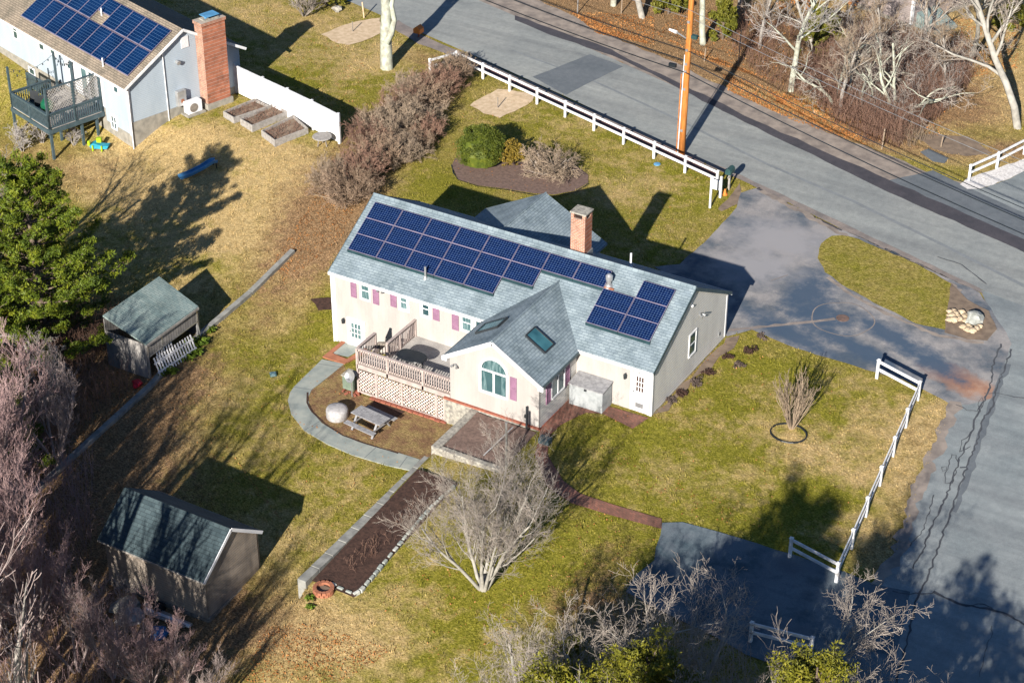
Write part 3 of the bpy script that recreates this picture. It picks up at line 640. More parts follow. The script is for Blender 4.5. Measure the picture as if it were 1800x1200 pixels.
def window(xa, xb, za, zb, y=0., trim=.11, rail=True, mull=0, axis='y', sgn=-1, glass='glass', arch=False, parent=hs):
    """window on wall plane; glass rect xa..xb, za..zb, plane coordinate y, outward sgn"""
    fr, gl = MB(), MB(); d0 = y+sgn*.045
    def bx(mb, u0, u1, v0, v1, a, c):
        if axis == 'y': mb.box(u0, u1, a, c, v0, v1)
        else: mb.box(a, c, u0, u1, v0, v1)
    o_ = y+sgn*.002
    bx(fr, xa-trim, xa, za-trim, zb+trim*(0 if arch else 1), o_, d0); bx(fr, xb, xb+trim, za-trim, zb+trim*(0 if arch else 1), o_, d0)
    bx(fr, xa, xb, za-trim, za, o_, d0+sgn*.02)
    if not arch: bx(fr, xa, xb, zb, zb+trim, o_, d0)
    if rail: bx(fr, xa, xb, (za+zb)/2-.025, (za+zb)/2+.025, o_, d0-sgn*.01)
    for k in range(mull):
        c = xa+(xb-xa)*(k+1)/(mull+1); bx(fr, c-.045, c+.045, za, zb, o_, d0-sgn*.005)
    bx(gl, xa, xb, za, zb, y+sgn*.004, y+sgn*.016)
    f = fr.build('window', 'white_vinyl', parent); gl.build('pane', glass, f); return f
def shutter(xa, xb, za, zb, y=0., sgn=-1, axis='y', parent=hs):
    mb = MB()
    def bx(u0, u1, v0, v1, a, c):
        if axis == 'y': mb.box(u0, u1, a, c, v0, v1)
        else: mb.box(a, c, u0, u1, v0, v1)
    a, c = y+sgn*.003, y+sgn*.04
    bx(xa, xa+.04, za, zb, a, c); bx(xb-.04, xb, za, zb, a, c)
    n = 3; h = (zb-za)
    for z in (za, (za+zb)/2-.02, zb-.045): bx(xa+.04, xb-.04, z, z+.045, a, c-sgn*.001)
    k = int(h/.06)
    for i in range(k):
        z = za+.05+(h-.1)*i/k; bx(xa+.041, xb-.041, z, z+.035, a+sgn*.004, c-sgn*.014)
    bx(xa+.041, xb-.041, za+.04, zb-.04, a, a+sgn*.008)
    return mb.build('shutter', 'mauve', parent)
window(-16.14, -15.70, 1.46, 2.36, glass='curtain'); shutter(-16.80, -16.46, 1.32, 2.42); shutter(-15.48, -15.12, 1.32, 2.42)
window(-13.82, -13.48, 1.60, 2.30, trim=.16, glass='curtain'); shutter(-14.44, -14.08, 1.5, 2.42)
window(-12.54, -12.20, 1.62, 2.30, trim=.16); shutter(-11.97, -11.60, 1.5, 2.42)
window(-10.28, -9.80, 1.50, 2.32, glass='curtain', trim=.12); window(-9.50, -9.06, 1.50, 2.32, trim=.12); shutter(-10.88, -10.50, 1.3, 2.42)
window(3.82, 4.46, 1.15, 2.3, y=0., axis='x', sgn=1, trim=.08)
def door(xa, xb, za, zb, gx0, gx1, gz0, gz1, y=0., mat='curtain', lab=None):
    d = MB(); d.box(xa-.12, xa, y-.05, y-.002, za-.02, zb+.12); d.box(xb, xb+.12, y-.05, y-.002, za-.02, zb+.12); d.box(xa, xb, y-.05, y-.002, zb, zb+.12)
    d.box(xa, xb, y-.035, y-.002, za, zb); d.box(xa-.1, xb+.1, y-.12, y-.051, za-.06, za-.001)
    D = d.build('door', 'white_vinyl', hs, label=lab)
    g = MB(); g.box(gx0, gx1, y-.048, y-.036, gz0, gz1); g.build('pane', mat, D)
    q = MB(); n = 3
    for i in range(1, n):
        x = gx0+(gx1-gx0)*i/n; q.box(x-.02, x+.02, y-.06, y-.049, gz0, gz1); z = gz0+(gz1-gz0)*i/n; q.box(gx0, gx1, y-.064, y-.0605, z-.02, z+.02)
    for a in (gx0, gx1-.02): q.box(a, a+.02, y-.06, y-.049, gz0, gz1)
    q.build('muntin', 'white_vinyl', D)
    q = MB(); q.lathe((xa+.08, y-.09, za+.95), [(.02, -.03), (.035, 0), (.02, .03)], 8); q.build('handle', 'dark_metal', D); return D
door(-17.0, -16.14, -1.66, .02-.1, -16.87, -16.27, -1.05, -.22, lab='white half glazed basement door')
door(-1.0, -.28, .15, 2.12, -.83, -.42, 1.15, 1.95, mat='stair_dark', lab='white door with nine small panes')
b = MB(); b.box(-.83, -.42, -.05, -.037, .25, .5); b.build('kick_plate', 'grey_metal', hs)
def lamp(x, z, y=0.):
    q = MB(); q.box(x-.03, x+.03, y-.06, y-.002, z-.05, z+.1); q.lathe((x, y-.13, z-.14), [(.03, -.04), (.07, 0), (.09, .2), (.02, .28)], 6); q.build('wall_lamp', 'dark_metal', hs)
lamp(-17.3, -.2); lamp(-1.38, 1.82)
def flood(x, z, y=0., ax=0):
    q = MB()
    for s in (-1, 1):
        c = Vector((x+s*.1, y-.1, z)) if ax == 0 else Vector((y+.1, x+s*.1, z))
        e = c+Vector((s*.05, -.12, -.06)) if ax == 0 else c+Vector((.12, s*.05, -.06))
        q.tube([c, e], [.035, .06], 8)
    q.box(*((x-.06, x+.06, y-.08, y-.002) if ax == 0 else (y+.002, y+.08, x-.06, x+.06)), z-.05, z+.05); q.build('flood_lamp', 'grey_metal', hs)
flood(-14.95, 2.28); flood(-8.45, 1.95+.1, -3.57); flood(-.75, 2.36); flood(4.8, 3.0, 0., 1)
b = MB(); b.tube([(.0, 3.85, 3.97), (.09, 3.85, 3.95)], .07, 8); b.build('gable_vent', 'trim_white', hs)
b = MB(); b.box(.002, .05, 7.15, 7.25, .5, .66); b.build('meter_box', 'grey_metal', hs)
# AC box on the hidden gable end
b = MB(); b.box(-18.35, -17.9, 1.0, 2.0, .95, 1.75); b.build('wall_unit', 'white_paint', hs, bevel=.02)
# chimney
def brick(name, x0, x1, y0, y1, z0, z1, par, mats=('chimney_brick', 'chimney_brick_side'), top=None):
    b = MB(); b.box(x0, x1, y0, y0+.02, z0, z1); b.box(x0, x1, y1-.02, y1, z0, z1); b.box(x0+.03, x1-.03, y0+.021, y1-.021, z0, z1-.02)
    c = b.build(name, mats[0], par)
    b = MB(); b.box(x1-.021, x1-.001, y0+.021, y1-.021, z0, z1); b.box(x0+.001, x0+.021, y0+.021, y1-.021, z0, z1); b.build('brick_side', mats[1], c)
    return c
ch = MB(); X0, X1, Y0, Y1 = -6.76, -5.98, 4.25, 4.95
ch = brick('chimney', X0, X1, Y0, Y1, 4.3, 6.62, hs)
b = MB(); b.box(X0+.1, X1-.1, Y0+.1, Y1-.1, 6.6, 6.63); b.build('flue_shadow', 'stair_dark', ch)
b = MB()
for x in (X0, X1-.16):
    for y in (Y0, Y1-.16): b = MB(); b.box(x, x+.16, y, y+.16, 6.621, 6.87); b.build('cap_pier', 'chimney_brick', ch)
b = MB(); b.box(X0-.05, X1+.05, Y0-.05, Y1+.05, 6.871, 6.95); b.build('cap_slab', 'stone_wall', ch, bevel=.01)
b = MB(); b.box(X0-.06, X1+.06, Y0-.08, Y1+.06, 4.3, 4.78); b.build('flashing', 'grey_metal', ch)
# roof vents
def vent(x, y, h, r, mat='galv', cap=False):
    z = EZ+SL*min(y, 8-y)+.06; q = MB(); q.tube([(x, y, z-.1), (x, y, z+h)], r, 12); 
    q.lathe((x, y, z), [(r*2.6, -.1), (r*1.3, .08), (r, .1)], 12)
    if cap: q.lathe((x, y, z+h), [(r*1.5, -.2), (r*1.6, .02), (r*.7, .12)], 12)
    return q.build('vent_pipe', mat, hs)
vent(-12.93, .86, .62, .055); vent(-3.95, 2.98, .5, .11, cap=True); vent(-3.95, 5.2, .75, .05, 'white_paint')
b = MB(); zz = EZ+SL*2.85+.07; b.box(-4.25, -3.6, 2.75, 2.85, zz, zz+.06); b.build('vent_base', 'terracotta', hs)
# solar panels
def panel(x0, y0, x1=None, W=1.665, Dp=.845, skirt=True, par=hs):
    x1 = x0+W; y1 = y0+Dp; h = .17
    z = lambda y: EZ+SL*y+.06+h
    fr = MB(); p = [(x0, y0, z(y0)), (x1, y0, z(y0)), (x1, y1, z(y1)), (x0, y1, z(y1))]
    fr.prism([tuple(Vector(q)+Vector((0, 0, -.045))) for q in p], (0, 0, .044))
    F = fr.build('solar_panel', 'panel_frame', par)
    g = MB(); e = .018; g.poly([(x0+e, y0+e, z(y0+e)+.003), (x1-e, y0+e, z(y0+e)+.003), (x1-e, y1-e, z(y1-e)+.003), (x0+e, y1-e, z(y1-e)+.003)], uv=[(0, 0), (12, 0), (12, 8), (0, 8)])
    g.build('cells', 'solar_cells', F)
    if skirt:
        q = MB(); q.box(x0-.01, x0+W+.03, y0-.03, y0-.005, z(y0)-.17, z(y0)-.01); q.build('skirt', 'panel_skirt', F)
rows = [.95, 1.80, 2.66]
for c in range(8):
    n = 3 if c < 5 else (2 if c == 5 else 1)
    for r in range(3):
        if r >= 3-n: panel(-17.57+c*1.69, rows[r], skirt=(r == 3-n))
for c, rr in ((0, (0, 1)), (1, (0, 1, 2))):
    for r in rr: panel(-4.07+c*1.69, rows[r], skirt=(r == 0))
# ---------------------------------------------------------------- front wing with arched window
WX0, WX1, WY, WC = -8.79, -4.0, -3.57, -6.40
wz = lambda x: 2.50+.605*(2.55-abs(x-WC))         # roof top surface
b = MB()
prof = [(WX0, WY, .05), (WX1, WY, .05), (WX1, WY, wz(WX1)-.12), (WC, WY, wz(WC)-.12), (WX0, WY, wz(WX0)-.12)]
b.prism(prof, (0, .15, 0)); b.build('wing_wall', 'cream_siding', hs, label='cream gable wall around the arched window')
b = MB(); b.box(WX1-.15, WX1-.001, WY+.151, -.001, -.05, 2.5); b.build('wing_wall', 'clapboard', hs, label='grey clapboard side wall of the wing')
b = MB(); b.box(WX0+.001, WX0+.15, WY+.151, -.001, .05, 2.5); b.build('wing_wall', 'cream_siding', hs)
b = MB(); b.box(-9.1, WX1+.02, WY-.06, WY+.3, -1.8, -.04); b.build('foundation', 'stone_wall', hs, label='rough pale concrete foundation below the wing')
b = MB(); b.box(-9.12, WX1+.06, WY-.12, WY+.001, -.039, .049); b.box(WX1+.001, WX1+.06, WY+.002, -.01, -.15, -.05)
b.build('brick_ledge', 'brick_red', hs)
# wing roof slabs reaching back into the main roof
b = MB(); vy = lambda x: (wz(x)-EZ-.06)/SL+.0
for s in (-1, 1):
    xe = WC+s*2.62
    q = MB(); y0 = WY-.16
    top = [(xe, y0, wz(xe)), (WC, y0, wz(WC)), (WC, vy(WC)+.05, wz(WC)+.0), (xe, vy(xe)+.05, wz(xe))]
    q.prism([tuple(Vector(p)-Vector((0, 0, .12))) for p in top], (0, 0, .12))
    q.build('wing_roof', 'shingles_cross', hs, label='%s shingle slope of the front wing' % ('left' if s < 0 else 'right'))
b = MB(); b.tube([(WC, WY-.16, wz(WC)+.01), (WC, vy(WC)+.1, wz(WC)+.01)], .055, 6); b.build('ridge_cap', 'shingles_cross', hs)
b = MB(); y0 = WY-.19
for s in (-1, 1): b.bar((WC, y0, wz(WC)-.09), (WC+s*2.66, y0, wz(WC+s*2.66)-.09), .05, .2)
b.box(WC-2.72, WC-2.45, WY-.2, WY-.12, 2.2, 2.42); b.box(WC+2.45, WC+2.72, WY-.2, WY-.12, 2.2, 2.42)
b.build('rake_board', 'white_vinyl', hs, label='white barge boards of the front gable')
for xg in (WC+2.63, WC-2.67): b = MB(); b.box(xg, xg+.04, WY-.15, -.22, 2.3, 2.44); b.build('gutter', 'teal_paint', hs)
# arched window
ax0, ax1, az0, azr, azt = -7.05, -5.72, 1.15, 2.3, 2.92
A = MB(); cx, rr = (ax0+ax1)/2, (ax1-ax0)/2
def arc(r, n=20, sx=1.): return [(cx+r*math.cos(PI-PI*i/n), azr+r*.97*math.sin(PI-PI*i/n)) for i in range(n+1)]
ou, inn = arc(rr+.13), arc(rr)
for i in range(20):
    pts = [(ou[i][0], WY-.003, ou[i][1]), (ou[i+1][0], WY-.003, ou[i+1][1]), (inn[i+1][0], WY-.003, inn[i+1][1]), (inn[i][0], WY-.003, inn[i][1])]
    A.prism(pts, (0, -.05, 0))
A.box(ax0-.13, ax0, WY-.053, WY-.003, az0-.13, azr-.001); A.box(ax1, ax1+.13, WY-.053, WY-.003, az0-.13, azr-.001); A.box(ax0, ax1, WY-.07, WY-.003, az0-.13, az0)
A.box(ax0, ax1, WY-.05, WY-.003, azr-.05, azr+.05); A.box(cx-.05, cx+.05, WY-.049, WY-.003, az0, azr-.051)
AW = A.build('window', 'white_vinyl', hs, label='large white arched window')
g = MB(); g.prism([(ax0, WY-.004, az0), (ax1, WY-.004, az0)]+[(x, WY-.004, z) for x, z in inn[::-1]], (0, -.012, 0)); g.build('pane', 'glass', AW)
for x0, x1 in ((ax0+.05, ax0+.26), (ax1-.26, ax1-.05)): g = MB(); g.box(x0, x1, WY-.022, WY-.018, az0+.03, azr-.06); g.build('curtain', 'curtain', AW)
g = MB(); g.prism([(x, WY-.019, z) for x, z in [(cx-rr*.92, azr+.06), (cx+rr*.92, azr+.06)]+[(cx+(x-cx)*.9, azr+.06+(z-azr)*.86) for x, z in inn[::-1][1:-1]]], (0, -.003, 0)); g.build('sunburst_shade', 'curtain', AW)
shutter(-5.52, -5.17, 1.12, 2.36, y=WY); 
window(-2.38, -1.25, .98, 2.12, y=WX1, axis='x', sgn=1, rail=False, mull=1, trim=.08); shutter(-2.92, -2.52, .92, 2.2, y=WX1, sgn=1, axis='x'); shutter(-1.12, -.72, .92, 2.2, y=WX1, sgn=1, axis='x')
# skylights
def skylight(s, xa, xb, ya, yb):
    f = MB(); n = Vector((s*.605, 0, 1)).normalized(); P = lambda x, y, h: Vector((x, y, wz(x)))+n*h
    q = [P(xa, ya, 0), P(xb, ya, 0), P(xb, yb, 0), P(xa, yb, 0)]
    c = sum(q, Vector())/4
    for i in range(4):
        a, b_ = q[i], q[(i+1) % 4]; ai, bi = a.lerp(c, .0), b_.lerp(c, .0)
        f.bar(ai+n*.05, bi+n*.05, .07, .1, n)
    S = f.build('skylight', 'dark_metal', hs); g = MB(); g.poly([p+n*.07 for p in (q if s > 0 else q)]); g.build('pane', 'sky_glass', S)
skylight(1, -5.68, -4.66, -1.95, -1.1); skylight(-1, -8.35, -7.15, -1.95, -1.0)
# rear wing
RC, RY = -11., 9.35; rz = lambda x: 4.42-.53*abs(x-RC)
for s in (-1, 1):
    xe = RC+s*3.62; q = MB(); vy2 = lambda x: 8-(rz(x)-EZ-.06)/SL
    top = [(xe, RY, rz(xe)), (RC, RY, rz(RC)), (RC, vy2(RC)-.05, rz(RC)), (xe, vy2(xe)-.05, rz(xe))]
    q.prism([tuple(Vector(p)-Vector((0, 0, .12))) for p in top], (0, 0, .12)); q.build('rear_roof', 'shingles_cross', hs)
b = MB(); b.tube([(RC, RY, rz(RC)+.01), (RC, vy2(RC)-.1, rz(RC)+.01)], .05, 6); b.build('ridge_cap', 'shingles_cross', hs)
b = MB(); b.prism([(-14.3, 9.1, -.2), (-7.7, 9.1, -.2), (-7.7, 9.1, rz(-7.7)-.13), (RC, 9.1, rz(RC)-.13), (-14.3, 9.1, rz(-14.3)-.13)], (0, .1, 0)); b.box(-14.3, -14.2, 8.01, 9.09, -.2, 2.4); b.box(-7.8, -7.7, 8.01, 9.09, -.2, 2.4)
b.build('rear_wall', 'cream_siding', hs)
# ---------------------------------------------------------------- deck
DX0, DX1, DY = -14.12, -8.82, -3.5; DZ = .22; RX = -13.0
f = MB(); n = 24
for i in range(n):
    y0 = DY+.08+(abs(DY)-.1)*i/n; f.box(RX, DX1, y0, y0+(abs(DY)-.1)/n-.012, DZ-.04, DZ)
f.box(DX0, RX-.01, DY+.06, DY+.9, DZ-.04-.0, DZ-.001)
dk = f.build('deck', 'deck_boards', hs, label='raised grey timber deck beside the front wing')
b = MB(); b.box(DX0, DX1, DY-.05, DY+.05, DZ-.28, DZ-.045); b.box(DX0, DX0+.1, DY+.051, -1.2, DZ-.28, DZ-.045); b.box(RX-.06, RX+.02, DY+.9, -.01, DZ-.28, DZ-.045); b.build('rim_joist', 'deck_rail', dk)
def rail(a, c, z, h=.95, posts=(), name='railing', mat='deck_rail', sp=.135, par=dk, pw=.1, bw=.04, ends=True):
    a, c = Vector((*a, z)), Vector((*c, z)); L = (c-a).length; d = (c-a).normalized(); q = MB()
    q.bar(a+Vector((0, 0, h)), c+Vector((0, 0, h)), .14, .04); q.bar(a+Vector((0, 0, h-.1)), c+Vector((0, 0, h-.1)), .04, .09); q.bar(a+Vector((0, 0, .08)), c+Vector((0, 0, .08)), .04, .09)
    n = int(L/sp)
    for i in range(n):
        p = a+d*(sp*(i+.5)); q.bar(p+Vector((0, 0, .05)), p+Vector((0, 0, h-.06)), bw, bw, up=d)
    for t in posts:
        p = a+d*(L*t); q.bar(p+Vector((0, 0, -.3)), p+Vector((0, 0, h-.021)), pw, pw, up=d)
    return q.build(name, mat, par)
rail((DX0, DY), (DX1, DY), DZ, .84, (0, .33, .71))
rail((DX0, DY+.1), (DX0, DY+1.6), DZ, .84, (1,)); rail((RX, -.05), (RX, DY+.95), DZ, .95, (0, .55, 1))
rail((DX0+.05, -1.75), (RX-.05, -1.2), DZ-.5, .7, (0,), mat='old_wood')
# stairs going down behind the railing
b = MB()
for i in range(8): b.box(DX0+.1, RX-.1, DY+.95+i*.26, DY+.95+i*.26+.25, DZ-.24-i*.19, DZ-.2-i*.19)
b.build('stair', 'deck_boards', dk)
def lattice(a, c, z0, z1, sp, wd, mat, par, name='lattice', dz=.0, th=.012):
    a, c = Vector((*a, 0)), Vector((*c, 0)); L = (c-a).length; d = (c-a)/L; q = MB(); nn = Vector((-d.y, d.x, 0))
    zf = z0 if callable(z0) else (lambda t: z0)
    H_ = z1
    for s in (1, -1):
        k = -int((H_+3)/sp)
        while k*sp < L+4:
            # line u = k*sp + s*(v) ; clip to 0..L and zf..z1
            pts = []
            for j in range(0, 41):
                v = j/40.
                zz = -3+(H_+3)*v; u = k*sp+(zz+3 if s > 0 else (H_-zz))
                if 0 <= u <= L and zf(u/L) <= zz <= H_: pts.append((u, zz))
            if len(pts) > 1:
                (u0, v0), (u1, v1) = pts[0], pts[-1]
                q.bar(a+d*u0+Vector((0, 0, v0))+nn*th*.5*s, a+d*u1+Vector((0, 0, v1))+nn*th*.5*s, wd, th*.9, up=nn)
            k += 1
    return q.build(name, mat, par)
lattice((DX0+.05, DY-.02), (DX1-.3, DY-.02), lambda t: -1.32-.08*t, DZ-.29, .19, .045, 'pink_lattice', dk)
b = MB()
for x in (DX0+.03, -13.02, -11.56, -9.6, -9.14): b.box(x-.05, x+.05, DY-.07, DY-.051, -1.55, DZ-.285)
b.box(DX0, -9.14, DY-.045, DY-.035, -1.46, -1.34); b.build('lattice_frame', 'deck_rail', dk)
b = MB()
for i in range(14):
    x = -13.3+i*.31; z = H(x, DY-.2); b.box(x, x+.28, DY-.24-rnd.uniform(0, .05), DY-.1, z-.05, z+.08)
b.build('brick_edging', 'brick_red', dk)
# ================================================================ OBJECTS
def post_fence(name, label, pts, cat='fence', h=1.08, rails=(.95, .52), skip=(), px=False, hz=None, endp=True):
    P = [Vector((p[0], p[1], H(p[0], p[1]) if hz is None else hz)) for p in pts]
    t = thing(name, label, cat, tuple(P[0]))
    q = MB()
    for i in range(len(P)-1):
        if i in skip: continue
        for r in rails:
            a, b = P[i]+Vector((0, 0, r)), P[i+1]+Vector((0, 0, r)); d = (b-a).normalized()
            q.bar(a+d*.065, b-d*.065, .05, .14)
    q.build('rail', 'white_vinyl', t)
    for p in P:
        s = MB(); s.box(p.x-.064, p.x+.064, p.y-.064, p.y+.064, p.z-.2, p.z+h-.06); s.box(p.x-.085, p.x+.085, p.y-.085, p.y+.085, p.z+h-.059, p.z+h-.03)
        k = len(s.v); s.v += [(p.x-.08, p.y-.08, p.z+h-.03), (p.x+.08, p.y-.08, p.z+h-.03), (p.x+.08, p.y+.08, p.z+h-.03), (p.x-.08, p.y+.08, p.z+h-.03), (p.x, p.y, p.z+h+.03)]
        s.f += [(k, k+1, k+4), (k+1, k+2, k+4), (k+2, k+3, k+4), (k+3, k, k+4)]
        s.build('post', 'white_vinyl', t)
    return t
fa, fs = -.2885, 2.4315
F1 = [(-28.0645+i*fs*math.cos(fa), 28.1961+i*fs*math.sin(fa)) for i in range(10)]
post_fence('rail_fence', 'long white two rail fence running beside the road behind the house', [(-28.9, 26.4)]+F1)
ga = -1.4403
F2 = [(10.1725+i*fs*math.cos(ga), 7.7845+i*fs*math.sin(ga)) for i in range(8)]
e0 = UPx(1538, 652, 2, -.15+.9)
post_fence('rail_fence', 'white two rail fence turning two corners along the side street lawn', [(F2[0][0]-2.35, F2[0][1]+.72)]+F2[:7]+[(F2[6][0]-2.35, F2[6][1]+.55)])
gf = [G(1319, 1128), G(1412, 1150)]
post_fence('rail_fence', 'short white rail fence half hidden below the bare tree by the lower driveway', [(gf[0].x, gf[0].y), (gf[1].x+.3, gf[1].y)])
gq = [G(1703, 318), G(1752, 296), G(1800, 271)]
post_fence('rail_fence', 'white rail fence on the pale gravel strip across the road', [(p.x, p.y) for p in gq]+[(gq[2].x+2.2, gq[2].y+1.)], h=1.05)
# sign board, tall post and mailbox at the driveway entrance
p = G(1248, 365); t = thing('post', 'tall slim white post with ball top at the end of the rail fence', 'post', tuple(p))
q = MB(); q.box(p.x-.05, p.x+.05, p.y-.05, p.y+.05, p.z-.1, p.z+1.75); q.build('shaft', 'white_vinyl', t); q = MB(); q.lathe((p.x, p.y, p.z+1.82), [(.03, -.08), (.075, -.03), (.075, .03), (.02, .09)], 10); q.build('finial', 'white_vinyl', t)
p = G(1266, 347); t = thing('yard_sign', 'white board between two posts beside the dark mailbox', 'sign', tuple(p))
q = MB(); q.box(p.x-.06, p.x+.06, p.y-.06, p.y+.06, p.z-.1, p.z+1.3); q.build('post', 'white_vinyl', t)
q = MB(); q.box(p.x-.02-.75, p.x-.07, p.y-.02+.28, p.y+.02+.28, p.z+.25, p.z+.85); q.build('panel', 'white_paint', t)
p = G(1281, 333); t = thing('mailbox', 'dark green mailbox on a grey post at the driveway mouth', 'mailbox', tuple(p))
q = MB(); q.box(p.x-.05, p.x+.05, p.y-.05, p.y+.05, p.z-.1, p.z+1.02); q.bar((p.x, p.y-.2, p.z+.8), (p.x, p.y+.25, p.z+1.0), .07, .07); q.build('post', 'grey_wood', t)
q = MB(); pr = [(-.17, 0), (.17, 0), (.17, .2), (.12, .32), (.0, .37), (-.12, .32), (-.17, .2)]
q.prism([(p.x+a, p.y-.3, p.z+1.03+b) for a, b in pr], (0, .62, 0)); q.build('box', 'mailbox_green', t, bevel=.01)
q = MB(); q.box(p.x+.172, p.x+.19, p.y-.2, p.y-.05, p.z+1.2, p.z+1.26); q.build('flag', 'mailbox_green', t)
p = G(1274, 342); q = MB(); q.lathe((p.x, p.y, p.z), [(.16, .0), (.16, .03), (.10, .05), (.04, .34), (.03, .35)], 12)
q.build('marker_cone', 'orange_plastic', loc=tuple(p), label='small orange marker at the foot of the white sign post', cat='marker')
# utility pole
PB = Vector((-10.6, 24.62, 0)); tilt = Vector((.012, 0, 1)); t = thing('utility_pole', 'tall orange brown wooden utility pole beside the road fence', 'utility pole', tuple(PB))
q = MB(); q.tube([PB+tilt*z for z in (-.3, 3, 6, 9.5, 12.5)], [.20, .185, .17, .155, .14], 16); q.build('shaft', 'pole_wood', t, smooth=True)
for z_ in (1.6, 4.2, 5.3, 5.75, 6.6, 8.3): q = MB(); a = PB+tilt*z_; q.box(a.x-.07, a.x+.07, a.y-.24, a.y-.15, a.z-.07, a.z+.07); q.build('bracket', 'galv', t)
q = MB()
q.tube([PB+Vector((-.23, -.02, -.1)), PB+tilt*3+Vector((-.22, 0, 0)), PB+tilt*6.2+Vector((-.19, 0, 0))], .04, 8); q.build('conduit', 'white_vinyl', t)
q = MB(); q.tube([PB+Vector((-.36, .05, -.1)), PB+tilt*5+Vector((-.33, 0, 0))], .03, 6); q.build('conduit', 'orange_pole', t)
q = MB(); a = PB+tilt*7.2; q.tube([a+Vector((-.15, 0, 0)), a+Vector((-.9, .25, .12))], .04, 8); q.build('lamp_arm', 'grey_metal', t)
q = MB(); e = a+Vector((-.9, .25, .12)); q.tube([e, e+Vector((-.5, .1, .02))], [.1, .07], 8); q.build('lamp_head', 'white_paint', t)
q = MB(); a = PB+tilt*7.4; q.box(a.x+.15, a.x+.5, a.y-.1, a.y+.15, a.z-.1, a.z+.1); q.build('cable_box', 'mailbox_green', t)
wd_ = Vector((.957, -.29, 0)).normalized()
wl = ['lower thick black cable crossing in front of the road edge', 'second thick black cable beside the lowest one', 'third dark cable above the two road cables', 'thin pale wire high above the thicket', 'topmost thin pale wire above the thicket']
for i, (z, off, r, mt) in enumerate([(5.25, 0, .032, 'black_plastic'), (5.7, .05, .03, 'black_plastic'), (6.55, .1, .022, 'black_plastic'), (8.3, .1, .012, 'grey_metal'), (9.1, -.1, .012, 'grey_metal')]):
    c = PB+tilt*z+Vector((0, .22*(1 if i % 2 else -1)+off, 0)); q = MB()
    for sgn in (-1, 1):
        pts = []
        for k in range(15):
            u = k/14; pts.append(c+wd_*sgn*u*46+Vector((0, 0, -4*u*(1-u)*.9)))
        q.tube(pts, r, 5)
    q.build('power_cable', mt, loc=tuple(c), label=wl[i], cat='cable', group='cables strung along the road')
q = MB(); a = PB+tilt*5.3+Vector((-1.0, .2, -.03)); q.box(a.x-.22, a.x+.22, a.y-.09, a.y+.09, a.z-.06, a.z+.14)
q.build('splice_box', 'black_plastic', loc=tuple(a), label='small dark splice box hanging on the cables beside the pole', cat='cable box')
# picnic table
pt = G(652, 752); t = thing('picnic_table', 'weathered grey picnic table with bench on the brown patch', 'picnic table', tuple(pt), rotz=-.12, local=True)
q = MB()
for i in range(5): q.box(-.9, .9, -.38+i*.155, -.38+i*.155+.14, .7, .74)
q.build('tabletop', 'pic_wood', t)
for s in (-1, 1):
    q = MB()
    for i in range(2): q.box(-.9, .9, s*.78-.14+i*.145, s*.78-.14+i*.145+.135, .42, .455)
    q.build('bench', 'pic_wood', t)
for x in (-.62, .62):
    for s in (-1, 1):
        q = MB(); q.bar((x, s*.22, .7), (x, s*.66, .0), .05, .1, up=(1, 0, 0)); q.build('leg', 'pic_wood', t)
    q = MB(); q.box(x+.03, x+.07, -.85, .85, .36, .42); q.build('cross_beam', 'pic_wood', t)
# covered fire pit
c = G(593, 733); q = MB(); q.lathe(c, [(.50, 0), (.53, .06), (.535, .42), (.50, .52), (.36, .57), (.1, .6), (.02, .6)], 28)
q.build('fire_pit', 'cover_grey', loc=tuple(c), label='round fire pit under a pale grey fabric cover beside the picnic table', cat='fire pit', smooth=True)
c = G(695, 712)
q = sheet('ground_mat', [(647, 716), (658, 706), (712, 724), (697, 734)], 'mulch_dark', .03, .4, kind=None, label='dark brown mat lying between the picnic table and the lattice', cat='mat')
# storage bin
t = thing('storage_bin', 'large grey storage bin against the cream wall beside the white door', 'storage bin', (-2.95, -.55, 0))
q = MB(); q.box(-3.82, -2.06, -1.02, -.06, -.12, 1.08); q.build('body', 'stone_wall', t, bevel=.02); t.children[0].data.materials[0] = M['bin_grey']
q = MB(); q.prism([(-3.86, -1.07, 1.081), (-3.86, -.03, 1.2), (-3.86, -.03, 1.25), (-3.86, -1.07, 1.13)], (1.84, 0, 0)); q.build('lid', 'pic_wood', t)
q = MB(); q.box(-3.0, -2.88, -1.1, -1.071, .98, 1.08); q.build('latch', 'dark_metal', t)
# deck furniture
t = thing('patio_table', 'oval dark glass patio table on the deck', 'table', (-11.55, -2.6, DZ)); cx_, cy_ = -11.55, -2.6
def oval(a, b, n=28): return [(cx_+a*math.copysign(abs(math.cos(2*PI*i/n))**.75, math.cos(2*PI*i/n)), cy_+b*math.copysign(abs(math.sin(2*PI*i/n))**.75, math.sin(2*PI*i/n))) for i in range(n)]
q = MB(); q.prism([(x, y, DZ+.72) for x, y in oval(.72, .45)], (0, 0, .03)); q.build('tabletop', 'black_plastic', t)
q = MB(); ov = oval(.74, .47); q.tube([(x, y, DZ+.73) for x, y in ov]+[(ov[0][0], ov[0][1], DZ+.73)], .035, 6); q.build('rim', 'black_plastic', t)
for x in (-.45, .45):
    for y in (-.25, .25): q = MB(); q.tube([(cx_+x, cy_+y, DZ), (cx_+x*.9, cy_+y*.9, DZ+.72)], .025, 6); q.build('leg', 'black_plastic', t)
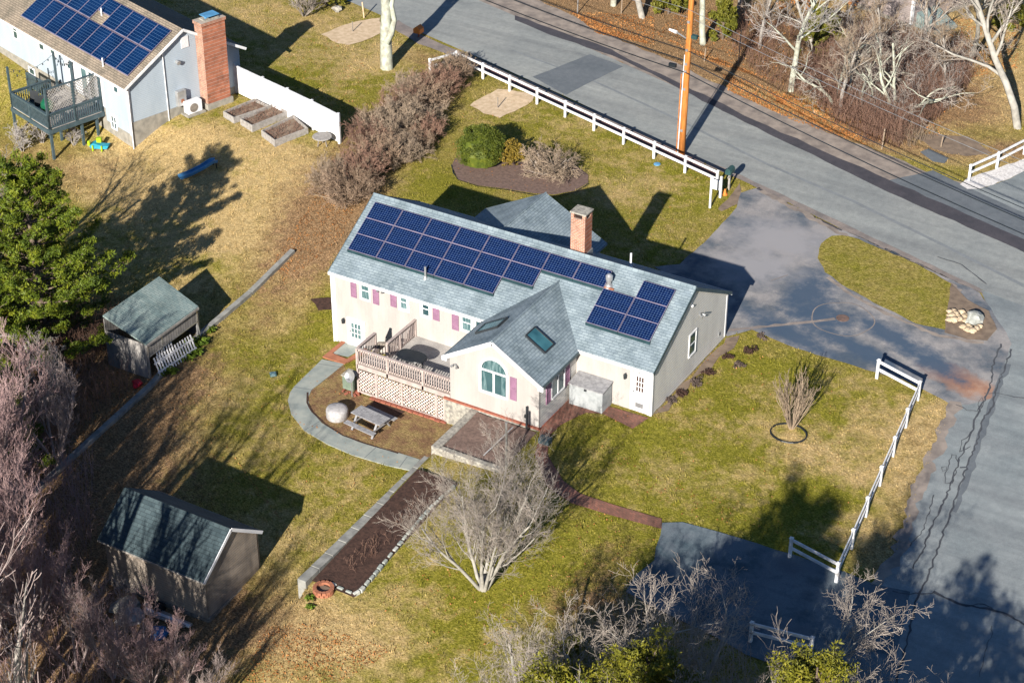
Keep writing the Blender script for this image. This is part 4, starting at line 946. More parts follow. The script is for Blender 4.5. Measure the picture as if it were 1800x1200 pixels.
# meter / generator box and dish next to the deck
c = G(618, 684); t = thing('utility_box', 'pale green utility box on a small brick base at the deck corner', 'utility box', tuple(c))
q = MB(); q.box(c.x-.32, c.x+.3, c.y-.3, c.y+.3, c.z+.12, c.z+.88); q.build('cabinet', 'green_box', t, bevel=.02)
q = MB(); q.box(c.x-.36, c.x+.34, c.y-.34, c.y+.34, c.z+.881, c.z+.92); q.build('lid', 'stone_wall', t)
for i in range(12):
    q_ = Vector((c.x-.5+rnd.random()*1.3, c.y-.55+rnd.random()*.3, c.z)); 
q = MB()
for i in range(26):
    x, y = c.x-.5+rnd.random()*1.3, c.y-.6+rnd.random()*.9; z = H(x, y)+rnd.random()*.1; a = rnd.random()*3
    q.bar((x, y, z), (x+.18*math.cos(a), y+.18*math.sin(a), z+.02), .09, .06)
setp(q.build('brick_pile', 'brick_red', loc=tuple(c)), 'loose pile of red bricks around the pale green box', 'bricks', kind='stuff')
c2 = Vector((-14.2, -3.95, -.35)); t = thing('satellite_dish', 'small grey satellite dish on a pole against the deck lattice', 'satellite dish', (-14.2, -3.95, H(-14.2, -3.95)))
q = MB(); q.tube([(c2.x, c2.y, H(c2.x, c2.y)), (c2.x, c2.y, c2.z)], .03, 6); q.build('mast', 'galv', t)
q = MB(); ax_ = Vector((-.2, -.85, .45)).normalized(); u1 = ax_.orthogonal().normalized(); v1 = ax_.cross(u1); k = []
for r, dd in ((.02, 0), (.15, .02), (.26, .07), (.31, .1)):
    k.append([c2+ax_*dd+(u1*math.cos(2*PI*j/20)+v1*math.sin(2*PI*j/20))*r for j in range(20)])
for i in range(3): q.add(k[i]+k[i+1], [(j, (j+1) % 20, 20+(j+1) % 20, 20+j) for j in range(20)])
q.build('reflector', 'galv', t); q = MB(); q.tube([c2+Vector((0, 0, -.25)), c2+ax_*.35+Vector((0, 0, -.15))], .015, 5); q.build('feed_arm', 'dark_metal', t)
# white clothes post, black pipe
c = Vector((-5.55, -6.75, -.2)); t = thing('bird_feeder_post', 'slim white metal post with side arm standing in the upper planter', 'post', tuple(c))
p0 = UPx(890, 805, 1, -6.75); p1 = UPx(888, 742, 1, -6.75)
q = MB(); q.tube([(p0[0], -6.75, p0[2]-.5), (p0[0], -6.75, p1[2])], .055, 8); q.build('shaft', 'galv', t)
q = MB(); a = UPx(850, 800, 1, -6.5); b = UPx(902, 750, 1, -4.8); q.tube([tuple(a), tuple(b)], .03, 6); q.build('brace', 'pic_wood', t)
p0 = UPx(925, 750, 1, -3.75); q = MB(); q.tube([(p0[0], -3.72, -.2), (p0[0], -3.72, 1.1)], .05, 8); q.box(p0[0]-.09, p0[0]+.05, -3.8, -3.7, .5, .65)
q.build('standpipe', 'dark_metal', loc=(p0[0], -3.72, -.2), label='black standpipe in front of the cream wing wall', cat='pipe')
c = G(958, 778); q = MB(); q.box(c.x-.28, c.x+.28, c.y-.2, c.y+.2, c.z, c.z+.3); q.build('hose_box', 'teal_paint', loc=tuple(c), label='small dark teal box on the brick walk by the wing corner', cat='box', bevel=.03)
# terracotta ring planter at the wall end, rocks
c = G(569, 1040); t = thing('ring_planter', 'round terracotta ring planter at the lower end of the stone wall', 'planter', tuple(c))
q = MB(); n = 14
for k_ in range(2):
    for i in range(n):
        a0 = 2*PI*(i+.5*k_)/n; a1 = a0+2*PI/n*.9
        p0 = c+Vector((math.cos(a0)*.38, math.sin(a0)*.38, .08+k_*.13)); p1 = c+Vector((math.cos(a1)*.38, math.sin(a1)*.38, .08+k_*.13)); q.bar(p0, p1, .16, .12)
q.build('rim', 'terracotta', t); q = MB(); q.lathe(c, [(.3, 0), (.3, .12), (.02, .13)], 14); q.build('soil', 'dirt', t)
def rock(c, r, mat, name='rock', sq=.7, **k):
    q = MB(); n, mM = 9, 6; c = Vector(c); ph = rnd.random()*9
    for i in range(mM+1):
        th = PI*i/mM
        for j in range(n):
            a = 2*PI*j/n; rr_ = r*(1+.22*math.sin(a*2+ph+i)+.16*math.sin(a*3+i*1.7+ph))*(1+rnd.uniform(-.07, .07))
            q.v.append((c.x+rr_*math.sin(th)*math.cos(a), c.y+rr_*math.sin(th)*math.sin(a), c.z+r*sq*math.cos(th)))
    for i in range(mM):
        for j in range(n): a = i*n; q.f.append((a+j, a+n+j, a+n+(j+1) % n, a+(j+1) % n))
    return q.build(name, mat, k.pop('parent', None), loc=tuple(c) if 'parent' not in k else None, **k)
c = G(1712, 566); rock(c+Vector((0, 0, .22)), .5, 'boulder', 'boulder', label='large pale green grey boulder at the tip of the grass island', cat='boulder')
for i, (px, py, r) in enumerate([(1672, 560, .2), (1680, 556, .18), (1690, 552, .17), (1697, 558, .16), (1677, 568, .2), (1687, 567, .17), (1697, 568, .15), (1668, 553, .14), (1684, 560, .15), (1692, 578, .17), (1700, 584, .17), (1708, 587, .19), (1716, 583, .16), (1722, 578, .15), (1702, 576, .15), (1675, 550, .16), (1694, 561, .18), (1668, 567, .16), (1706, 579, .14)]):
    g = G(px, py); rock(g+Vector((0, 0, .08+r*.3+rnd.random()*.1)), r*1.05, 'field_stone', 'field_stone', label='rounded tan fieldstone in the heap beside the large boulder', cat='stone', group='fieldstones heaped on the island tip')
rock(G(593, 19)+Vector((0, 0, .12)), .33, 'stone_wall', 'boulder', label='pale boulder on the far lawn near the road', cat='boulder')
rock(G(1322, 632)+Vector((0, 0, .02)), .0001, 'boulder') if False else None
c = G(736, 66); t = thing('newspaper_box', 'orange red box on a post beside the big pale trunk', 'box', tuple(c))
q = MB(); q.box(c.x-.04, c.x+.04, c.y-.04, c.y+.04, c.z, c.z+.35); q.build('post', 'old_wood', t); q = MB(); q.prism([(c.x-.25, c.y-.25, c.z+.35), (c.x+.25, c.y-.25, c.z+.35), (c.x+.25, c.y-.25, c.z+.65), (c.x, c.y-.25, c.z+.85), (c.x-.25, c.y-.25, c.z+.65)], (0, .5, 0)); q.build('box', 'orange_plastic', t)
t.children[1].data.materials[0] = M['brick_red']
for px, py, lab in ((620, 56, 'thin wooden stake in the upper sand patch'), (875, 190, 'thin wooden stake in the sand patch by the road fence')):
    c = G(px, py); q = MB(); q.tube([tuple(c), (c.x, c.y, c.z+.7)], .035, 6); q.build('stake', 'old_wood', loc=tuple(c), label=lab, cat='stake')
c = G(640, 32); q = MB(); q.tube([tuple(c), (c.x-.1, c.y, c.z+1.1)], .05, 6); q.build('stake', 'sand', loc=tuple(c), label='pale leaning stake at the top of the upper sand patch', cat='stake')
for px, py, h, lab in ((1015, 24, 2.4, 'thin grey sign pole on the far side of the road'), (1092, 24, 1.6, 'thin bare sapling stem left of the second far trunk'), (1238, 108, .9, 'short pale stake right of the utility pole'), (1298, 110, 2.2, 'thin leaning stem at the far road edge'), (1550, 262, 1.3, 'pale broken stem at the edge of the thicket'), (1654, 258, .7, 'short dark stub in the bare dirt across the road')):
    c = G(px, py); q = MB(); q.tube([tuple(c), (c.x+.05, c.y, c.z+h)], .04, 6); q.build('pole' if h > 2.3 else 'stem', 'galv' if h > 2.3 else 'tan_twig', loc=tuple(c), label=lab, cat='pole' if h > 2.3 else 'stem')
c = G(480, 659); q = MB(); q.lathe(c, [(.22, 0), (.22, .1), (.02, .12)], 4); q.build('valve_cover', 'curtain', loc=tuple(c), label='small pale blue green cover in the middle of the left lawn', cat='cover')
c = G(1052+103, 289); q = MB(); q.lathe(c, [(.2, 0), (.2, .04), (.02, .05)], 10); q.build('valve_cover', 'slide_blue', loc=tuple(c), label='round teal valve cover in the grass near the utility pole', cat='cover')
c = G(1481, 560); q = MB(); q.lathe((c.x, c.y, c.z), [(.33, .0), (.33, .045), (.02, .05)], 20); q.build('manhole_cover', 'rusty_iron', loc=tuple(c), label='rusty round manhole cover in the circle on the driveway', cat='manhole cover')
c = G(242, 678); t = rock(c+Vector((0, 0, .15)), .28, 'red_plastic', 'red_bag', label='small crimson bundle lying beside the kerb below the lean to', cat='bag')
# ================================================================ SHEDS
def shed(label, x0, x1, y0, y1, zb, ze, zr, wallm, roofm, trim, over=.18):
    t = thing('garden_shed', label, 'shed', ((x0+x1)/2, (y0+y1)/2, zb)); yc = (y0+y1)/2
    q = MB(); q.box(x0, x1, y0, y0+.1, zb, ze-.02); q.box(x0, x1, y1-.1, y1, zb, ze-.02)
    for a in (x0, x1-.1): q.prism([(a, y0+.002, zb), (a, y1-.002, zb), (a, y1-.002, ze-.02), (a, yc, zr-.08), (a, y0+.002, ze-.02)], (.1, 0, 0))
    q.build('wall', wallm, t)
    sl = (zr-ze)/(yc-y0)
    for s, ye in ((1, y0-over), (-1, y1+over)):
        q = MB(); ze_ = ze-over*sl
        q.prism([(x0-.25, ye, ze_+.05), (x0-.25, yc, zr+.05), (x0-.25, yc, zr-.03), (x0-.25, ye, ze_-.03)], (x1-x0+.35, 0, 0)); q.build('roof', roofm, t, label='front roof slope' if s > 0 else 'rear roof slope')
        q = MB(); q.bar((x1+.12, ye, ze_), (x1+.12, yc, zr), .03, .15); q.build('rake_board', trim, t)
        q = MB(); q.box(x0-.25, x1+.1, ye-.012 if s > 0 else ye+.002, ye-.002 if s > 0 else ye+.012, ze_-.04, ze_+.05); q.build('fascia', 'grey_wood', t)
    return t
bs = shed('long brown shingled shed with roof coloured dark for branch shade at the lower left', -15.9, -10.55, -20.1, -16.4, -2.7, .02, 1.38, 'shingle_wall', 'shingles_dark', 'slide_blue')  # branch shade on this roof is put into its dark shingle colour
for o in bs.children:
    if o.name.startswith('rake'): o.data.materials[0] = M['white_paint']
q = MB(); q.box(-15.9, -10.5, -20.16, -20.11, -2.75, -2.2); q.box(-10.54, -10.47, -20.1, -16.4, -2.75, -2.1); q.build('base_board', 'old_wood', bs)
# lean-to
t = thing('lean_to', 'open fronted grey plank lean to with a teal shingle roof beside the kerb', 'shed', (-25.3, -5.2, -1.8))
zq = -1.75
q = MB(); q.prism([(-24.0, -7.35, .08), (-26.7, -7.25, .85), (-26.7, -2.85, .85), (-24.0, -3.2, .08)], (0, 0, .09)); q.build('roof', 'shingles_teal', t)
q = MB(); q.bar((-23.98, -7.35, .06), (-23.98, -3.2, .06), .04, .12); q.build('fascia', 'grey_wood', t)
q = MB(); q.box(-24.1, -24.06, -7.3, -3.25, -.65, .05); q.build('plank_skirt', 'board_wall', t)
q = MB(); q.box(-26.6, -24.1, -7.3, -7.25, zq-.3, .1); q.box(-26.65, -26.6, -7.3, -3, zq-.3, .8); q.box(-26.6, -24.15, -3.1, -3.05, zq-.3, .1); q.build('wall', 'board_wall', t)
for y in (-3.3, -7.2, -6.1):
    q = MB(); q.box(-24.15, -24.05, y-.05, y+.05, zq-.3, 0.0); q.build('post', 'galv', t)
q = MB(); q.box(-24.1, -24.05, -7.2, -3.3, -.73, -.66); q.build('beam', 'galv', t)
q = MB(); q.bar((-24.1, -3.3, -.7), (-23.95, -3.25, zq), .05, .05); q.build('brace', 'galv', t)
def picket(label, a, b, h, lean, n, mat='white_paint'):
    a, b = Vector(a), Vector(b); d = (b-a).normalized(); up = (Vector((0, 0, 1))+Vector(lean)).normalized(); t = thing('picket_panel', label, 'fence panel', tuple(a), group=None)
    L = (b-a).length
    q = MB()
    for z in (.25, .72): q.bar(a+up*h*z, b+up*h*z, .04, .09)
    q.build('rail', mat, t)
    for i in range(n):
        p = a+d*(L*(i+.5)/n); q = MB(); q.bar(p+up*.04, p+up*h, .075, .02, up=d.cross(up)); q.build('picket', mat, t)
picket('white picket fence panel leaning in front of the lean to', (-23.55, -7.1, zq-.02), (-23.35, -4.3, zq-.02), 1.05, (-.35, 0, 0), 15)
picket('taller white slatted panel leaning behind the picket panel', (-23.9, -6.6, zq), (-23.9, -5.3, zq), 1.45, (-.25, 0, 0), 7)
# clutter behind the big shed
c = G(330, 1085)
for i, (x, y, a, L) in enumerate([(-12.3, -20.6, .1, 2.6), (-12.2, -20.8, .12, 2.4), (-12.4, -21.0, .08, 2.5)]):
    z = H(x, y); q = MB(); q.bar((x-L/2, y, z+.12), (x+L/2, y+L*.03*(i-1), z+.14+.04*i), .14, .08)
    q.build('scrap_board', ['galv', 'white_paint', 'pic_wood'][i], loc=(x, y, z), label=['silver board nearest the brown shed wall in the scrap pile', 'white board in the middle of the scrap pile by the shed', 'grey board on the outer side of the scrap pile by the shed'][i], cat='board')
for x, y, mat, nm, lab, r in ((-11.9, -21.7, 'blue_plastic', 'tarp_bundle', 'deep blue crumpled tarp below the boards by the brown shed', .42), (-13.6, -21.5, 'cover_grey', 'tarp_bundle', 'pale grey crumpled sheet behind the brown shed', .55), (-12.9, -20.5, 'black_plastic', 'bin_bag', 'black bag standing against the brown shed wall', .32), (-14.2, -21.1, 'stone_wall', 'rubble_heap', 'heap of grey rubble behind the brown shed', .6)):
    rock((x, y, H(x, y)+r*.3), r, mat, nm, sq=.55 if r > .35 else 1.1, label=lab, cat='tarp' if 'tarp' in nm else ('bag' if 'bag' in nm else 'rubble'))
# ================================================================ NEIGHBOUR HOUSE (upper left)
NR = math.radians(-17)+0.0
NO = Vector((-39.9, 10.87, 0))
nh = thing('neighbour_house', 'pale blue house with brown roof, solar panels and brick chimney at the upper left', 'house', tuple(NO), rotz=NR, local=True)
# local frame: x along the eave (negative goes left), y to the rear
LW, LD_, NE, NRZ, NB = -24., 8.0, 2.95, 5.25, -2.3
q = MB(); q.box(LW, -.001, 0, .2, .45, NE); q.box(LW, -.001, LD_-.2, LD_, -.3, NE); q.build('wall', 'blue_siding', nh)
q = MB(); q.prism([(-.2, .01, .45), (-.2, 7.99, .45), (-.2, 7.99, NE), (-.2, 4, NRZ-.05), (-.2, .01, NE)], (.2, 0, 0)); q.build('gable_wall', 'blue_siding', nh)
q = MB(); q.box(LW, .03, .02, .22, NB, .449); q.box(-.2, .031, .23, 7.98, NB, .449); q.build('foundation', 'concrete', nh)
q = MB(); q.box(-2.7, -.2, -.01, .019, -.35, .449); q.build('wall', 'blue_siding', nh)
nsl = (NRZ-NE)/4
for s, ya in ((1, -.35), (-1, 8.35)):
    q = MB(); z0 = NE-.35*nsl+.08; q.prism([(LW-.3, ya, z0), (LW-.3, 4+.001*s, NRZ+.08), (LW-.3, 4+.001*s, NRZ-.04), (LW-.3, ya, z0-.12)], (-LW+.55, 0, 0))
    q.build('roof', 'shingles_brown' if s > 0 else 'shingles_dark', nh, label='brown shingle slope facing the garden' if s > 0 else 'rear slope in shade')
    q = MB(); q.bar((.27, ya, z0-.07), (.27, 4, NRZ+.01), .03, .16); q.box(LW, .25, ya-.03*s, ya-.002*s, z0-.14, z0-.02); q.build('fascia', 'white_vinyl', nh)
q = MB(); q.box(-.14, .03, -.03, -.001, -.4, 2.7); q.box(.001, .03, -.03, .1, -.4, 2.75); q.build('corner_trim', 'white_vinyl', nh)
q = MB(); q.tube([(.09, -.05, 2.6), (.09, -.05, -1.6)], .04, 6); q.build('downspout', 'white_vinyl', nh)
q = MB(); q.tube([(.3, 2.45, 4.45), (.06, 2.55, 4.25), (.06, 2.6, -1.0)], .035, 6); q.build('conduit', 'white_vinyl', nh)
def nwin(xa, xb, za, zb, **k): return window(xa, xb, za, zb, y=k.pop('y', 0.), parent=nh, glass=k.pop('glass', 'glass'), **k)
def NL(px, py, y=0., ax=1):
    """pixel to the local frame on the plane local y (or x) = value"""
    c, s = math.cos(NR), math.sin(NR); d = ray(px, py); o = CO-np.array(NO)
    dl = np.array([c*d[0]+s*d[1], -s*d[0]+c*d[1], d[2]]); ol = np.array([c*o[0]+s*o[1], -s*o[0]+c*o[1], o[2]])
    return ol+dl*(y-ol[ax])/dl[ax]
def nw(p0, p1, **k):
    a, b = NL(*p0), NL(*p1); return nwin(a[0], b[0], b[2], a[2], **k)
nw((22, 41), (32, 69)); nw((68, 66), (78, 89)); nw((88, 78), (97, 97)); nw((52, 119), (63, 143)); nw((199, 141), (208, 164)); nw((196, 203), (206, 227), mull=1)
# white entrance bay and patio doors
a, b = NL(113, 92), NL(176, 122); z0_ = .55
q = MB(); q.box(a[0]-.1, b[0]+.1, -.04, -.002, z0_, 2.6); q.build('door_surround', 'white_vinyl', nh)
for i, (xa, xb) in enumerate(((.45, .62), (.66, .83))):
    x0, x1 = a[0]+(b[0]-a[0])*xa, a[0]+(b[0]-a[0])*xb
    q = MB(); q.box(x0, x1, -.07, -.045, z0_+.1, 2.45); D = q.build('patio_door', 'white_vinyl', nh); q = MB(); q.box(x0+.08, x1-.08, -.085, -.071, z0_+.2, 2.35); q.build('pane', 'curtain' if i == 0 else 'glass', D)
x0 = a[0]+.15; q = MB(); q.box(x0, x0+.95, -.08, -.045, z0_+.05, 2.3); D = q.build('door', 'white_paint', nh); q = MB(); q.lathe((x0+.48, -.09, 2.0), [(.2, -.02), (.2, .05)], 8); 
q = MB(); q.box(x0+.2, x0+.75, -.095, -.081, 1.85, 2.1); q.build('pane', 'glass', D)
# gable items
a = NL(324, 74, 0, 0); q = MB(); q.box(.002, .05, a[1]-.25, a[1]+.25, a[2]-.35, a[2]+.35); q.build('gable_vent', 'trim_white', nh)
a = NL(310, 108, 0, 0); q = MB(); q.tube([(0, a[1], a[2]), (.25, a[1], a[2]-.05)], [.1, .14], 8); q.build('dryer_vent', 'galv', nh)
a = NL(316, 172, 0, 0); q = MB(); q.box(.002, .28, a[1]-.32, a[1]+.32, a[2]-.45, a[2]+.55); q.build('meter_cabinet', 'galv', nh, bevel=.03)
q = MB(); q.box(.285, .31, a[1]-.1, a[1]+.1, a[2]-.2, a[2]); q.build('meter_face', 'terracotta', nh)
# chimney
q = MB(); CX0, CX1, CY0, CY1 = .02, .80, 4.95, 6.6
cb = MB(); cb.box(CX0, CX1, CY0, CY0+.02, .35, 5.35); cb.box(CX0+.02, CX1-.02, CY0+.021, CY1, .35, 5.3); C1 = cb.build('chimney', 'chimney_brick', nh)
cb = MB(); cb.box(CX1-.02, CX1, CY0+.021, CY1, .35, 5.35); cb.build('brick_side', 'chimney_brick_side', C1)
cb = MB(); cb.box(CX0-.05, CX1+.06, CY0-.06, CY1+.06, 5.351, 5.55); cb.build('corbel', 'chimney_brick', C1)
cb = MB(); cb.box(CX0+.1, CX1-.1, CY0+.3, CY1-.3, 5.551, 5.62); cb.build('crown', 'stone_wall', C1); cb = MB(); cb.box(CX0+.1, CX1, CY0+.35, CY1-.35, 5.8, 5.84); cb.box(CX0+.4, CX0+.5, CY0+.5, CY0+.6, 5.621, 5.799); cb.box(CX0+.4, CX0+.5, CY1-.6, CY1-.5, 5.621, 5.799); cb.build('rain_cap', 'slide_blue', C1)
cb = MB(); cb.box(CX0, CX1+.12, CY0-.1, CY1+.1, -.6, .349); cb.build('footing', 'concrete', C1)
# solar array on the neighbour roof
def npan(x0, y0, x1, y1, nu, nv):
    z = lambda y: NE+.08+nsl*y+.12
    fr = MB(); p = [(x0, y0, z(y0)), (x1, y0, z(y0)), (x1, y1, z(y1)), (x0, y1, z(y1))]
    fr.prism([(a_, b_, c_-.045) for a_, b_, c_ in p], (0, 0, .044)); F = fr.build('solar_panel', 'panel_frame', nh)
    e = .025; g = MB(); g.poly([(x0+e, y0+e, z(y0+e)+.003), (x1-e, y0+e, z(y0+e)+.003), (x1-e, y1-e, z(y1-e)+.003), (x0+e, y1-e, z(y1-e)+.003)], uv=[(0, 0), (nu, 0), (nu, nv), (0, nv)]); g.build('cells', 'solar_poly', F)
px1 = -.28
for i in range(9):
    x1 = px1-i*1.32
    npan(x1-1.30, .28, x1, 1.98, 6, 10)
    if i not in (4, 5): npan(x1-1.30, 2.04, x1, 3.55, 6, 8)
    else: npan(x1-1.30, 2.04+(.62 if i == 4 else 0), x1, 3.55, 6, 8 if i != 4 else 5)
for x, y, h in ((-2.7, .15, .55), (-6.3, 2.55, .5)):
    z = NE+nsl*y+.08; q = MB(); q.tube([(x, y, z), (x, y, z+h)], .05, 8); q.build('vent_pipe', 'white_paint', nh)
# deck of the neighbour
f = MB()
NX1 = -2.95; NX0 = -7.1; NY = -3.75; nz = .2
for i in range(20): f.box(NX0, NX1, NY+i*.2, NY+i*.2+.185, nz-.04, nz)
nd = f.build('deck', 'deck_boards', nh, label='dark teal raised deck with lattice screen')
def nrail(a, c, z, h=.95, **k): return rail(a, c, z, h, mat='teal_paint', par=nd, pw=.12, bw=.05, sp=.15, **k)
nrail((NX0, NY), (NX1, NY), nz, posts=(0, .5, 1)); nrail((NX1, NY), (NX1, -.1), nz, posts=(.5, 1)); nrail((NX0, NY), (NX0, -1.1), nz, posts=(.5, 1))
q = MB(); q.box(NX0-.1, NX1+.1, NY-.1, NY-.03, nz-.3, nz-.045); q.box(NX1+.03, NX1+.1, NY-.03, -.02, nz-.3, nz-.045); q.box(NX0-.1, NX0-.03, NY-.03, -.02, nz-.3, nz-.045); q.build('rim_joist', 'teal_paint', nd)
for x, y in ((NX0, NY), (NX1-.1, NY+.1), (NX1-.1, NY+2.2), (NX1-1.6, NY+1.6), (NX0+.1, -1.6), (NX1-2.4, NY+1.2), (NX1-.1, -.5)):
    q = MB(); q.box(x-.07, x+.07, y-.07, y+.07, -2.6, nz-.31); q.build('support_post', 'teal_paint', nd)
for x, y, h in ((NX0, NY, 2.6), (NX0, -.6, 2.6), (NX0+1.3, -.25, 2.6), (NX1, NY, 2.6), (NX1, NY+1.8, 2.55), (NX1, -.12, 2.5)):
    q = MB(); q.box(x-.06, x+.06, y-.06, y+.06, nz, nz+h); q.build('tall_post', 'teal_paint', nd)
lattice((NX1+.01, NY), (NX1+.01, -.15), nz+.97, nz+2.5, .19, .045, 'grey_wood', nd, name='lattice_screen')
q = MB(); q.bar((NX1, NY, nz+2.53), (NX1, -.1, nz+2.53), .1, .06); q.build('screen_rail', 'teal_paint', nd)
q = MB()
for (a_, b_) in (((NX0, NY, nz+2.5), (NX0, -.6, nz+2.5)), ((NX0, -.6, nz+2.5), (NX0+1.3, -.25, nz+2.5)), ((NX0, NY, nz+2.4), (NX0+1.8, 0, nz+1.2))):
    a_, b_ = Vector(a_), Vector(b_); pts = [a_.lerp(b_, k/8)+Vector((0, 0, -.5*4*(k/8)*(1-k/8))) for k in range(9)]
    q.tube(pts, .012, 4)
    for p in pts[1:-1]: q.lathe(p+Vector((0, 0, -.14)), [(.02, 0), (.05, .05), (.02, .12)], 6)
q.build('string_lights', 'dark_metal', nd)
nrail((NX0-.1, -1.15), (NX0-2.6, -1.15), nz-.4, posts=(0, 1))
q = MB()
for i in range(9): q.box(NX0-.15-i*.26, NX0-.15-(i+1)*.26+.01, -2.1, -1.1, nz-.15-i*.19, nz-.1-i*.19)
q.build('stair', 'teal_paint', nd)
cN, sN = math.cos(NR), math.sin(NR)
def NW(x, y, z): return Vector((NO.x+cN*x-sN*y, NO.y+sN*x+cN*y, z))
# grill + chairs on the deck
c = NW(NX1-1.25, NY+.75, nz); t = thing('kettle_grill', 'glossy green egg shaped grill on the teal deck', 'grill', tuple(c))
q = MB(); q.lathe(c, [(.18, .45), (.36, .62), (.42, .85), (.38, 1.1), (.2, 1.32), (.05, 1.38)], 16); q.build('shell', 'green_gloss', t, smooth=True)
q = MB()
for k in range(3): q.tube([(c.x+.12*math.cos(k*2.1), c.y+.12*math.sin(k*2.1), c.z+.5), (c.x+.36*math.cos(k*2.1), c.y+.36*math.sin(k*2.1), c.z)], .03, 6)
q.build('stand', 'dark_metal', t)
for i, (x, y, lab) in enumerate(((NX0+1.1, NY+.75, 'dark patio armchair left on the teal deck'), (NX0+2.0, NY+.7, 'dark patio armchair next to the green grill'))):
    c = NW(x, y, nz); t = thing('patio_chair', lab, 'chair', tuple(c), rotz=.3+i*.4, local=True)
    q = MB(); q.box(-.28, .28, -.28, .28, .36, .44); q.build('seat', 'panel_skirt', t, bevel=.02); q = MB(); q.bar((0, .26, .44), (0, .42, 1.0), .54, .06, up=(0, 1, 0)); q.build('backrest', 'black_plastic', t)
    for a_ in (-.27, .27):
        q = MB(); q.tube([(a_, -.27, 0), (a_, -.27, .62), (a_, .27, .66), (a_, .3, 0)], .022, 6); q.build('arm_frame', 'black_plastic', t)
# toys, condenser, slide, raised beds, privacy fence, round table
c = G(176, 262); t = thing('toy_rocker', 'bright blue and lime plastic toy on the grass under the deck', 'toy', tuple(c), rotz=.4, local=True)
q = MB(); q.prism([(-.5, -.25, .1), (.5, -.25, .1), (.62, -.25, .35), (.3, -.25, .3), (-.3, -.25, .45), (-.6, -.25, .3)], (0, .5, 0)); q.build('base', 'cyan_plastic', t, bevel=.03)
q = MB(); q.box(-.15, .15, -.12, .12, .45, .75); q.box(-.65, -.5, -.3, -.1, .3, .6); q.build('seat', 'lime_plastic', t, bevel=.03)
for s in (-.35, .2): q = MB(); q.tube([(s, -.3, 0), (s, -.3, .35)], .05, 6); q.build('leg', 'lime_plastic', t)
c = G(342, 200); t = thing('heat_pump', 'white outdoor heat pump unit against the foundation by the brick chimney', 'heat pump', tuple(c), rotz=NR, local=True)
q = MB(); q.box(-.35, .15, -.5, .5, .12, .85); q.build('cabinet', 'white_paint', t, bevel=.02); q = MB(); q.tube([(.15, -.1, .48), (.17, -.1, .48)], .28, 20); q.build('fan_grille', 'old_wood', t)
q = MB(); q.box(-.45, .3, -.65, .65, 0, .11); q.build('slab', 'concrete', t)
c = G(348, 306); t = thing('garden_slide', 'bright blue plastic slide chute lying in the dry grass', 'slide', tuple(c), rotz=math.radians(58)+.1, local=True)
q = MB(); L = 2.3; pr = [(-1.15, .08), (-.5, .14), (.3, .32), (.95, .55), (1.2, .5)]
for s in (-1, 1):
    for i in range(4): q.bar((pr[i][0], s*.2, pr[i][1]+.06), (pr[i+1][0], s*.2, pr[i+1][1]+.06), .04, .16)
for i in range(4): q.bar((pr[i][0], 0, pr[i][1]), (pr[i+1][0], 0, pr[i+1][1]), .39, .03)
q.build('chute', 'slide_blue', t)
for s in (-1, 1): q = MB(); q.tube([(1.1, s*.18, .5), (1.1, s*.25, 0)], .03, 6); q.build('prop', 'black_plastic', t)
beds = [([(393, 206), (410, 218), (432, 226), (490, 198), (468, 190), (445, 184)], 'raised bed'), ]
def rbed(label, c4, h=.34):
    P = [G(*p) for p in c4]; t = thing('raised_bed', label, 'raised bed', tuple(sum(P, Vector())/4)); z = min(p.z for p in P)
    for i in range(4):
        a_, b_ = P[i].copy(), P[(i+1) % 4].copy(); a_.z = b_.z = z+h/2; q = MB(); d = (b_-a_).normalized(); q.bar(a_-d*(.03 if i % 2 else -.03), b_+d*(.03 if i % 2 else -.03), .05, h+.2); q.build('side_board', 'grey_wood', t)
    q = MB(); q.poly([(p.x, p.y, z+h-.08) for p in P]); o = q.build('soil', 'patchy_bed' if False else 'dirt', t)
    if o.data.polygons[0].normal.z < 0: o.data.polygons[0].flip()
    return P, z+h-.08
bedsP = []
bedsP.append(rbed('longest weathered raised bed at the front, nearest the lawn', [(461, 240), (484, 258), (541, 235), (516, 213)]))
bedsP.append(rbed('middle weathered raised bed in front of the white fence', [(424, 220), (444, 232), (505, 207), (482, 193)]))
bedsP.append(rbed('rear weathered raised bed furthest left by the white fence', [(394, 206), (412, 217), (473, 196), (448, 184)], .3))
wf = [NW(1.75, 8.3, 0)]; 
t = thing('privacy_fence', 'tall solid white vinyl privacy fence behind the raised beds', 'fence', tuple(G(420, 165)))
fp = [G(415, 163), G(465, 187), G(508, 207), G(551, 228), G(597, 252)]
for i in range(4):
    a_, b_ = fp[i], fp[i+1]; q = MB(); q.bar(a_+Vector((0, 0, .93)), b_+Vector((0, 0, .93)), .05, 1.75); q.bar(a_+Vector((0, 0, 1.82)), b_+Vector((0, 0, 1.82)), .09, .1); q.build('panel', 'white_vinyl', t)
for p in fp: q = MB(); q.box(p.x-.07, p.x+.07, p.y-.07, p.y+.07, p.z-.2, p.z+1.95); q.build('post', 'white_vinyl', t)
c = G(567, 256); t = thing('round_table', 'weathered round wooden table at the end of the white fence', 'table', tuple(c))
q = MB(); q.lathe(c, [(.55, .55), (.58, .58), (.56, .62), (.02, .63)], 20); q.build('tabletop', 'grey_wood', t); q = MB()
for k in range(3): q.tube([(c.x+.3*math.cos(k*2.1), c.y+.3*math.sin(k*2.1), c.z), (c.x+.2*math.cos(k*2.1), c.y+.2*math.sin(k*2.1), c.z+.55)], .04, 6)
q.build('legs', 'old_wood', t)
